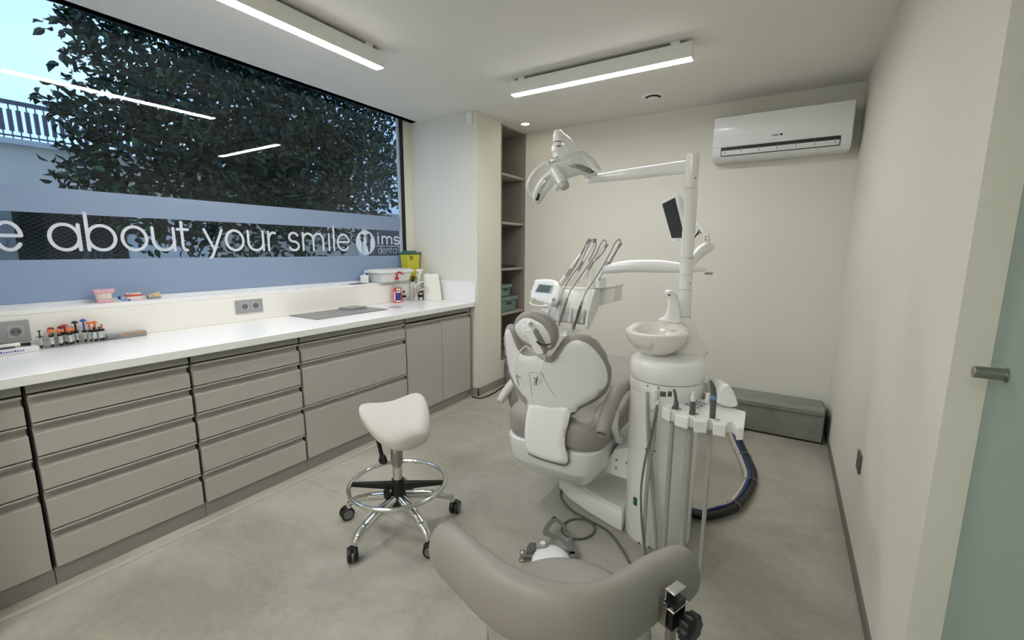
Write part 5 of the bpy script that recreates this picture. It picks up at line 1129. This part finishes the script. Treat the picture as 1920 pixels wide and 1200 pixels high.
for k in range(4):
    x_ = -1.165+k*.073; bm = BM(); tube(bm, [(x_, 2.262, .98), (x_, 2.27, 1.02), (x_, 2.29, 1.055)], [.012, .013, .010], 12, 4, flat=.5); obj('cradle_groove', bm, bpy.data.materials['console_grey_white'], co)
bm = BM(); prism(bm, [at(px, py, 'y', 2.46) for px, py in ((1106, 544), (1153, 538), (1151, 566), (1108, 577))], (0, .14, 0)); obj('side_tray_box', bm, whitesat_m, co, bevel=.004)
bm = BM(); prism(bm, [at(px, py, 'y', 2.45) for px, py in ((1104, 541), (1155, 534), (1155, 538), (1104, 545))], (0, .16, 0)); obj('side_tray_lid', bm, white_m, co, bevel=.002)
q = at(1108, 580, 'y', 2.42); bm = BM(); cyl(bm, q+V((0, 0, .03)), q+V((0, 0, -.012)), .018, None, 20); obj('underside_pivot', bm, whitesat_m, co, bevel=.003)
for px, w_, y0, y1, r in ((1110, 0, 503, 540, .026), (1126, 0, 520, 540, .030)):
    a = at(px, y0, 'y', 2.43); b_ = at(px, y1, 'y', 2.43); bm = BM(); cyl(bm, a, b_, r, None, 24); obj('arm_pivot', bm, whitesat_m if r < .03 else white_m, co, bevel=.003)
bm = BM(); prism(bm, [V((-1.16, 2.24, .895)), V((-1.02, 2.24, .895)), V((-1.02, 2.45, .895)), V((-1.16, 2.45, .895))], (0, 0, .012)); obj('lower_tray', bm, white_m, co, bevel=.003)
cyl_ = BM(); cyl(cyl_, (-1.06, 2.42, .90), (-1.06, 2.42, 1.035), .012, None, 14); obj('tray_post', cyl_, whitesat_m, co)
q = V((-1.035, 2.26, .907)); bm = BM(); lathe(bm, q, [(0, 0), (.013, 0), (.013, .02), (.010, .022), (0, .022)], 18); k_ = obj('tray_knob', bm, whitesat_m, co)
Nd = V((-.25, -.9, .35)).normalized(); Ud = V((0, 0, 1)).cross(Nd).normalized(); Vd = Nd.cross(Ud); pD = at(1020, 545, 'y', 2.33)
obj('display_housing', pxpillow([(1004, 527), (1010, 524), (1046, 528), (1046, 572), (1000, 562), (995, 556), (996, 546)], pD, Ud, Vd, .012, .008, .035, .02, .014, 3), white_m, co, ang=60)
obj('display_bezel', pxpillow([(1009, 530), (1042, 533), (1036, 553), (999, 549)], pD+Nd*.0115, Ud, Vd, .0015, .002, .002, .002, .03, 1), M('bezel_grey', (190, 193, 194), .35), co)
obj('display_screen', pxpillow([(1012, 533), (1035, 536), (1029, 549), (1004, 547)], pD+Nd*.0135, Ud, Vd, .001, .002, .001, .002, .03, 1), lcd_m, co)
bm = BM(); tube(bm, [atp(px, py, pD+Nd*.01, Nd) for px, py in ((1000, 558), (996, 564), (994, 568), (1000, 572), (1012, 573.5), (1028, 574)) ], .005, 10, 5); obj('grab_handle', bm, white_m, co)
hand = [((1051, 530), (1089, 476), [(1089, 476), (1098, 460), (1104, 450), (1100, 454), (1094, 470), (1076, 503), (1064, 520), (1051, 537), (1041, 556), (1038, 562)], (1037, 562), (1024, 592), .0065, 'white slim handpiece hanging in the leftmost cradle slot', whitesat_m),
        ((1074, 524), (1113, 456), [(1104, 490), (1117, 462), (1115, 450), (1108, 452), (1098, 472), (1087, 497), (1067, 524), (1055, 548), (1050, 562)], (1049, 562), (1043, 579), .0075, 'short dark-ended handpiece in the second cradle slot', steel_m),
        ((1093, 522), (1132, 456), [(1103, 500), (1127, 478), (1137, 460), (1133, 450), (1126, 458), (1114, 482), (1087, 520), (1070, 545), (1063, 562)], (1062, 564), (1047, 612), .0085, 'long steel handpiece with tapered tip in the third cradle slot', steel_m),
        ((1121, 524), (1160, 456), [(1140, 500), (1152, 478), (1163, 458), (1161, 449), (1153, 456), (1143, 476), (1120, 516), (1099, 547), (1092, 565)], (1090, 570), (1075, 618), .0085, 'dark steel handpiece with knurled grip in the rightmost cradle slot', M('dark_steel', (120, 119, 115), .3, 1))]
for (b0, t0, hosep, h0, h1, r, lab, hm) in hand:
    A = at(*b0, 'y', 2.40); T = at(*t0, 'y', 2.44); m1 = A.lerp(T, .25); m2 = A.lerp(T, .5)
    bm = BM(); tube(bm, [A, m1], [.015, .014], 10, 1, flat=.7); obj('whip_arm_base', bm, white_m, co)
    bm = BM(); tube(bm, [m1, m2], [.0155, .0145], 10, 1, flat=.7); obj('whip_arm_sleeve', bm, M('sleeve_grey', (176, 176, 174), .4) if 'sleeve_grey' not in bpy.data.materials else bpy.data.materials['sleeve_grey'], co)
    bm = BM(); tube(bm, [m2, T], [.0135, .009], 10, 1, flat=.7); obj('whip_arm', bm, white_m, co)
    t = tag(thing('handpiece', lab, 'handpiece', tuple(at(*h1, 'y', 2.25))))
    n_ = len(hosep); k0 = n_-4
    pts = [at(px, py, 'y', 2.44-(0 if i < k0 else (i-k0+1)*.045)) for i, (px, py) in enumerate(hosep)]
    bm = BM(); tube(bm, pts, .0038, 8, 5); obj('hose', bm, M('hose_grey', (158, 156, 150), .4) if 'hose_grey' not in bpy.data.materials else bpy.data.materials['hose_grey'], t)
    bm = BM(); tube(bm, [at(hosep[2][0]-3, hosep[2][1]+6, 'y', 2.44), at(hosep[2][0]+2, hosep[2][1]-2, 'y', 2.44)], [.006, .009], 10, 1); obj('hose_clip', bm, steel_m, t)
    a = at(*h0, 'y', 2.258); b_ = at(*h1, 'y', 2.25)
    bm = BM(); tube(bm, [a, a.lerp(b_, .35), a.lerp(b_, .6), b_], [r*.9, r, r*.7, r*.35], 14, 4); obj('handpiece_body', bm, hm, t)
    bm = BM(); tube(bm, [a.lerp(b_, -.12), a.lerp(b_, .06)], [r*.7, r*1.02], 14, 1); obj('coupling', bm, hose_m, t)
# ------------------------------------------------------------------ cables on the floor
cb = tag(thing('cable_bundle', 'black corrugated conduit bundled with blue and white cables, from the pipe cover to the unit', 'cables', (-.1, 2.9, 0)))
path = [(1381, 806), (1388, 830), (1400, 856), (1412, 884), (1411, 905), (1400, 928), (1380, 950), (1350, 962), (1320, 967), (1296, 962)]
base = [at(px, py, 'z', .03) for px, py in path]
base = [V((-.19, 3.715, .08))]+[b for b in base if b.y < 3.65]
def offs(P, o, dz):
    out = []
    for i, p in enumerate(P):
        d = (P[min(i+1, len(P)-1)]-P[max(i-1, 0)]).normalized(); out.append(p+V((-d.y, d.x, 0)).normalized()*o+V((0, 0, dz)))
    return out
sp_ = smooth(base, 16); bm = BM(); tube(bm, sp_, lambda t: .021 if int(t*160) % 2 else .0185, 14, 1); obj('conduit', bm, black_m, cb, ang=80)
bl_m = M('blue_tube', (24, 52, 112), .35); bw_m = M('cream_tube', (208, 204, 192), .45)
for o_, dz, mt in ((-.026, .006, bl_m), (-.033, -.006, bl_m), (-.020, .016, bl_m), (-.044, -.012, bw_m), (-.040, .0, bw_m)):
    bm = BM(); pts = offs(base, o_, dz); 
    pts = [p+V((0, 0, .004*sin(i*2+o_*90))) for i, p in enumerate(pts)]
    tube(bm, pts, .007 if mt is bl_m else .0085, 8, 8); obj('tube', bm, mt, cb)
for k in (3, 5, 7):
    c_ = (base[k]+offs(base, -.02, 0)[k])/2; d = (base[min(k+1, len(base)-1)]-base[k-1]).normalized(); x_, y_ = frame(d)
    bm = BM(); tube(bm, [c_+x_*.038*cos(a)+y_*.028*sin(a) for a in [2*pi*i/20 for i in range(20)]], .0022, 6, 1, True); obj('cable_tie', bm, grey_m, cb)
fl = lambda px, py: at(px, py, 'z', .006)
bm = BM(); tube(bm, [fl(*p) for p in ((1060, 905), (1054, 915), (1052, 932), (1070, 955), (1100, 973), (1138, 994), (1164, 1026), (1180, 1054), (1196, 1085))], .0055, 8, 8); pc_ = obj('pedal_cable', bm, dkgrey_m)
tag(pc_, 'thin dark grey cable running along the chair base towards the front stool', 'cable')
bm = BM(); tube(bm, [fl(1084+31*cos(a), 992+19*sin(a))+V((0, 0, .0015 if True else 0)) for a in [2*pi*i/28 for i in range(28)]], .0048, 8, 1, True); tag(obj('coiled_cable', bm, dkgrey_m), 'single round loop of grey cable lying on the floor behind the foot pedal', 'cable')
bm = BM(); tube(bm, [(XN+.03, 4.05, .006), (XN+.06, 3.6, .006), (XN+.09, 3.4, .006), (XN+.07, 3.22, .006), (XN-.03, 3.215, .006)], .006, 8, 8); tag(obj('dark_floor_cable', bm, black_m), 'black cable lying along the baseboard of the pier', 'cable')
# ------------------------------------------------------------------ foot pedal
pd = tag(thing('foot_pedal', 'round white foot control with a grey carrying bow on the floor', 'foot pedal', (-.76, 1.57, 0)))
c_ = at(1034, 1046, 'z', .03); 
bm = BM(); lathe(bm, (c_.x, c_.y, .004), [(0, 0), (.088, 0), (.090, .006), (.086, .022), (.070, .042), (.045, .054), (.02, .058), (0, .058)], 44); obj('dome', bm, M('pedal_white', (244, 245, 247), .12, coat=.5), pd)
q = at(1018, 1020, 'z', .062); bm = BM(); lathe(bm, (q.x, q.y, .052), [(0, 0), (.026, 0), (.028, .004), (.026, .010), (.015, .016), (0, .016)], 32); obj('knob', bm, grey_m, pd)
bm = BM(); lathe(bm, (q.x, q.y, .068), [(0, 0), (.013, 0), (.011, .003), (0, .003)], 28); obj('knob_cap', bm, bpy.data.materials['pedal_white'], pd)
out = [(1018, 1000), (1019, 992), (1025, 981), (1036, 970), (1044, 970), (1054, 977), (1065, 992), (1074, 1010), (1078, 1030), (1078, 1050), (1071, 1050), (1068, 1036), (1058, 1022), (1048, 1013), (1034, 1007), (1022, 1005)]
hol = [(1030, 997), (1033, 987), (1041, 979), (1050, 984), (1060, 996), (1067, 1009), (1063, 1015), (1056, 1009), (1044, 1003)]
pm_ = M('pedal_grey', (112, 114, 111), .3)
obj('carrying_bow', pxpillow(out, (c_.x, c_.y, .058), (1, 0, 0), (0, 1, 0), .004, .004, .006, .004, .02, 3, None, [hol]), pm_, pd)
bm = BM(); lathe(bm, (c_.x+.02, c_.y+.02, 0), [(0, 0), (.095, 0), (.098, .004), (.09, .01), (0, .01)], 40); obj('base_ring', bm, pm_, pd)
q = at(980, 1047, 'z', .01); bm = BM(); lathe(bm, (q.x, q.y, 0), [(0, 0), (.016, 0), (.017, .004), (.015, .010), (.012, .012), (.012, .032), (.014, .034), (.014, .044), (.008, .050), (0, .052)], 24); obj('side_lever_post', bm, steel_m, pd)
bm = BM(); tube(bm, [(q.x, q.y, .024), (q.x+.05, q.y+.03, .024)], .008, 10, 1); obj('side_lever_bar', bm, steel_m, pd)
bm = BM(); prism(bm, [at(px, py, 'z', .04) for px, py in ((987, 1034), (988, 1024), (994, 1016), (1005, 1017), (1004, 1030), (997, 1036))], (0, 0, -.034)); obj('side_lever_pad', bm, dkgrey_m, pd, bevel=.003)
# ------------------------------------------------------------------ foreground stool with wrap-round backrest
fs = V((-.386, .895, 0)); st_ = tag(thing('operator_stool', 'round grey upholstered stool with a curved wrap-round backrest in the foreground', 'stool', fs))
bm = BM(); lathe(bm, fs+V((0, 0, .415)), [(0, 0), (.175, 0), (.190, .004), (.197, .02), (.199, .05), (.197, .074), (.188, .090), (.165, .097), (.10, .0985), (0, .099)], 64); ss2 = obj('seat', bm, vinyl2_m, st_, ang=70)
bm = BM(); tube(bm, [fs+V((.2005*cos(a), .2005*sin(a), .437)) for a in [2*pi*i/48 for i in range(48)]], .003, 6, 1, True); obj('seat_piping', bm, M('seam_grey', (140, 137, 131), .5), ss2)
bm = BM(); R_ = []
inn = smooth([at(px, py, 'z', .725) for px, py in ((836, 975), (895, 1024), (952, 1070), (1010, 1098), (1068, 1110), (1118, 1104), (1162, 1084), (1212, 1052), (1284, 1022))], 6)
na = len(inn)-1
for i, p in enumerate(inn):
    d0 = (inn[min(i+1, na)]-inn[max(i-1, 0)]); d0.z = 0; d0.normalize(); d = V((d0.y, -d0.x, 0))
    en = min(i, na-i); k = (.45, .78, .93, 1)[min(en, 3)]; hh = .058*k+.008*sin(pi*i/na); tw = .034*k
    c = p+d*.032; c.z = .690
    ring = []
    for j in range(24):
        b_ = 2*pi*j/24; x_ = abs(cos(b_))**.8*(1 if cos(b_) > 0 else -1); z_ = abs(sin(b_))**.7*(1 if sin(b_) > 0 else -1)
        ring.append(c+d*(tw*x_*(1-.25*max(0, -z_))+.010*(-z_))+V((0, 0, hh*z_)))
    R_.append(ring)
rings(bm, R_); bk_ = obj('backrest', bm, vinyl2_m, st_, ang=80, sub=1)
for k in range(5): casterset(st_, fs, radians(18+72*k), .26, chrome_m)
bm = BM(); cyl(bm, fs+V((0, 0, .12)), fs+V((0, 0, .405)), .025, None, 24); obj('column', bm, chrome_m, st_)
# backrest bracket with clamp knob
dR = V((.924, -.382, 0)); tR = V((.382, .924, 0)); o_ = V((-.150, .838, 0))
def lb(u0, u1, t0, t1, z0, z1): 
    bm = BM(); box(bm, u0, u1, t0, t1, z0, z1)
    for v in bm.verts: v.co = o_+dR*v.co.x+tR*v.co.y+V((0, 0, v.co.z))
    return bm
obj('bracket_plate', lb(-.008, -.005, -.070, -.024, .650, .712), steel_m, st_, bevel=.004)
for zz in (.662, .690):
    q = o_+dR*-.005+tR*(-.05)+V((0, 0, zz)); bm = BM(); cyl(bm, q, q+dR*.004, .005, None, 12); obj('bracket_screw', bm, chrome_m, st_)
obj('bracket_web', lb(-.006, .018, -.024, -.020, .65, .70), steel_m, st_)
obj('clamp_channel', lb(.006, .030, -.018, .024, .645, .700), M('dark_channel', (40, 40, 40), .3, .6), st_, bevel=.001)
bm = lb(.000, .034, -.022, .028, .688, .692); obj('clamp_collar', bm, chrome_m, st_, bevel=.001)
prof = [(.010, .692), (.010, .722), (.028, .728)]
obj('top_loop', lb(.008, .012, -.018, .022, .690, .726), chrome_m, st_, bevel=.001)
obj('top_loop_lid', lb(.008, .030, -.018, .022, .7225, .7265), chrome_m, st_, bevel=.001)
obj('support_bar', lb(.010, .022, -.012, .012, .36, .66), steel_m, st_, bevel=.002)
bm = BM(); tube(bm, [o_+dR*.016+V((0, 0, .37)), o_+dR*-.02+V((0, 0, .33)), o_+dR*-.16+V((0, 0, .36)), fs+V((0, 0, .395))], .010, 10, 5); obj('support_arm', bm, steel_m, st_)
kc = o_+dR*.034+tR*.016+V((0, 0, .650)); RR = []
for h_, k in ((0, .7), (.003, .95), (.020, 1.0), (.024, .9)):
    RR.append([kc+dR*h_+(tR*cos(a)+V((0, 0, 1))*sin(a))*(.029*k*(1+.07*cos(8*a))) for a in [2*pi*i/64 for i in range(64)]])
bm = BM(); rings(bm, RR); obj('clamp_knob', bm, black_m, st_, ang=60)
bm = BM(); cyl(bm, kc-dR*.01, kc+dR*.001, .012, None, 16); obj('knob_stem', bm, steel_m, st_)
# ------------------------------------------------------------------ groups of repeats
GR = {'composite_syringe': 'composite syringes in the acrylic rack', 'handpiece': 'handpieces on the instrument console', 'drawer_cabinet': 'drawer cabinets under the worktop',
      'ceiling_strip_light': 'white ceiling strip lights', 'pump_bottle': 'small clear bottles round the tap', 'storage_box': 'green boxes in the shelf niche', 'dark_folder': 'dark folders in the shelf niche',
      'wall_socket': 'silver grey sockets on the splashback'}
for o in list(bpy.data.objects):
    k = o.name.split('.')[0]
    if o.parent is None and k in GR: o['group'] = GR[k]
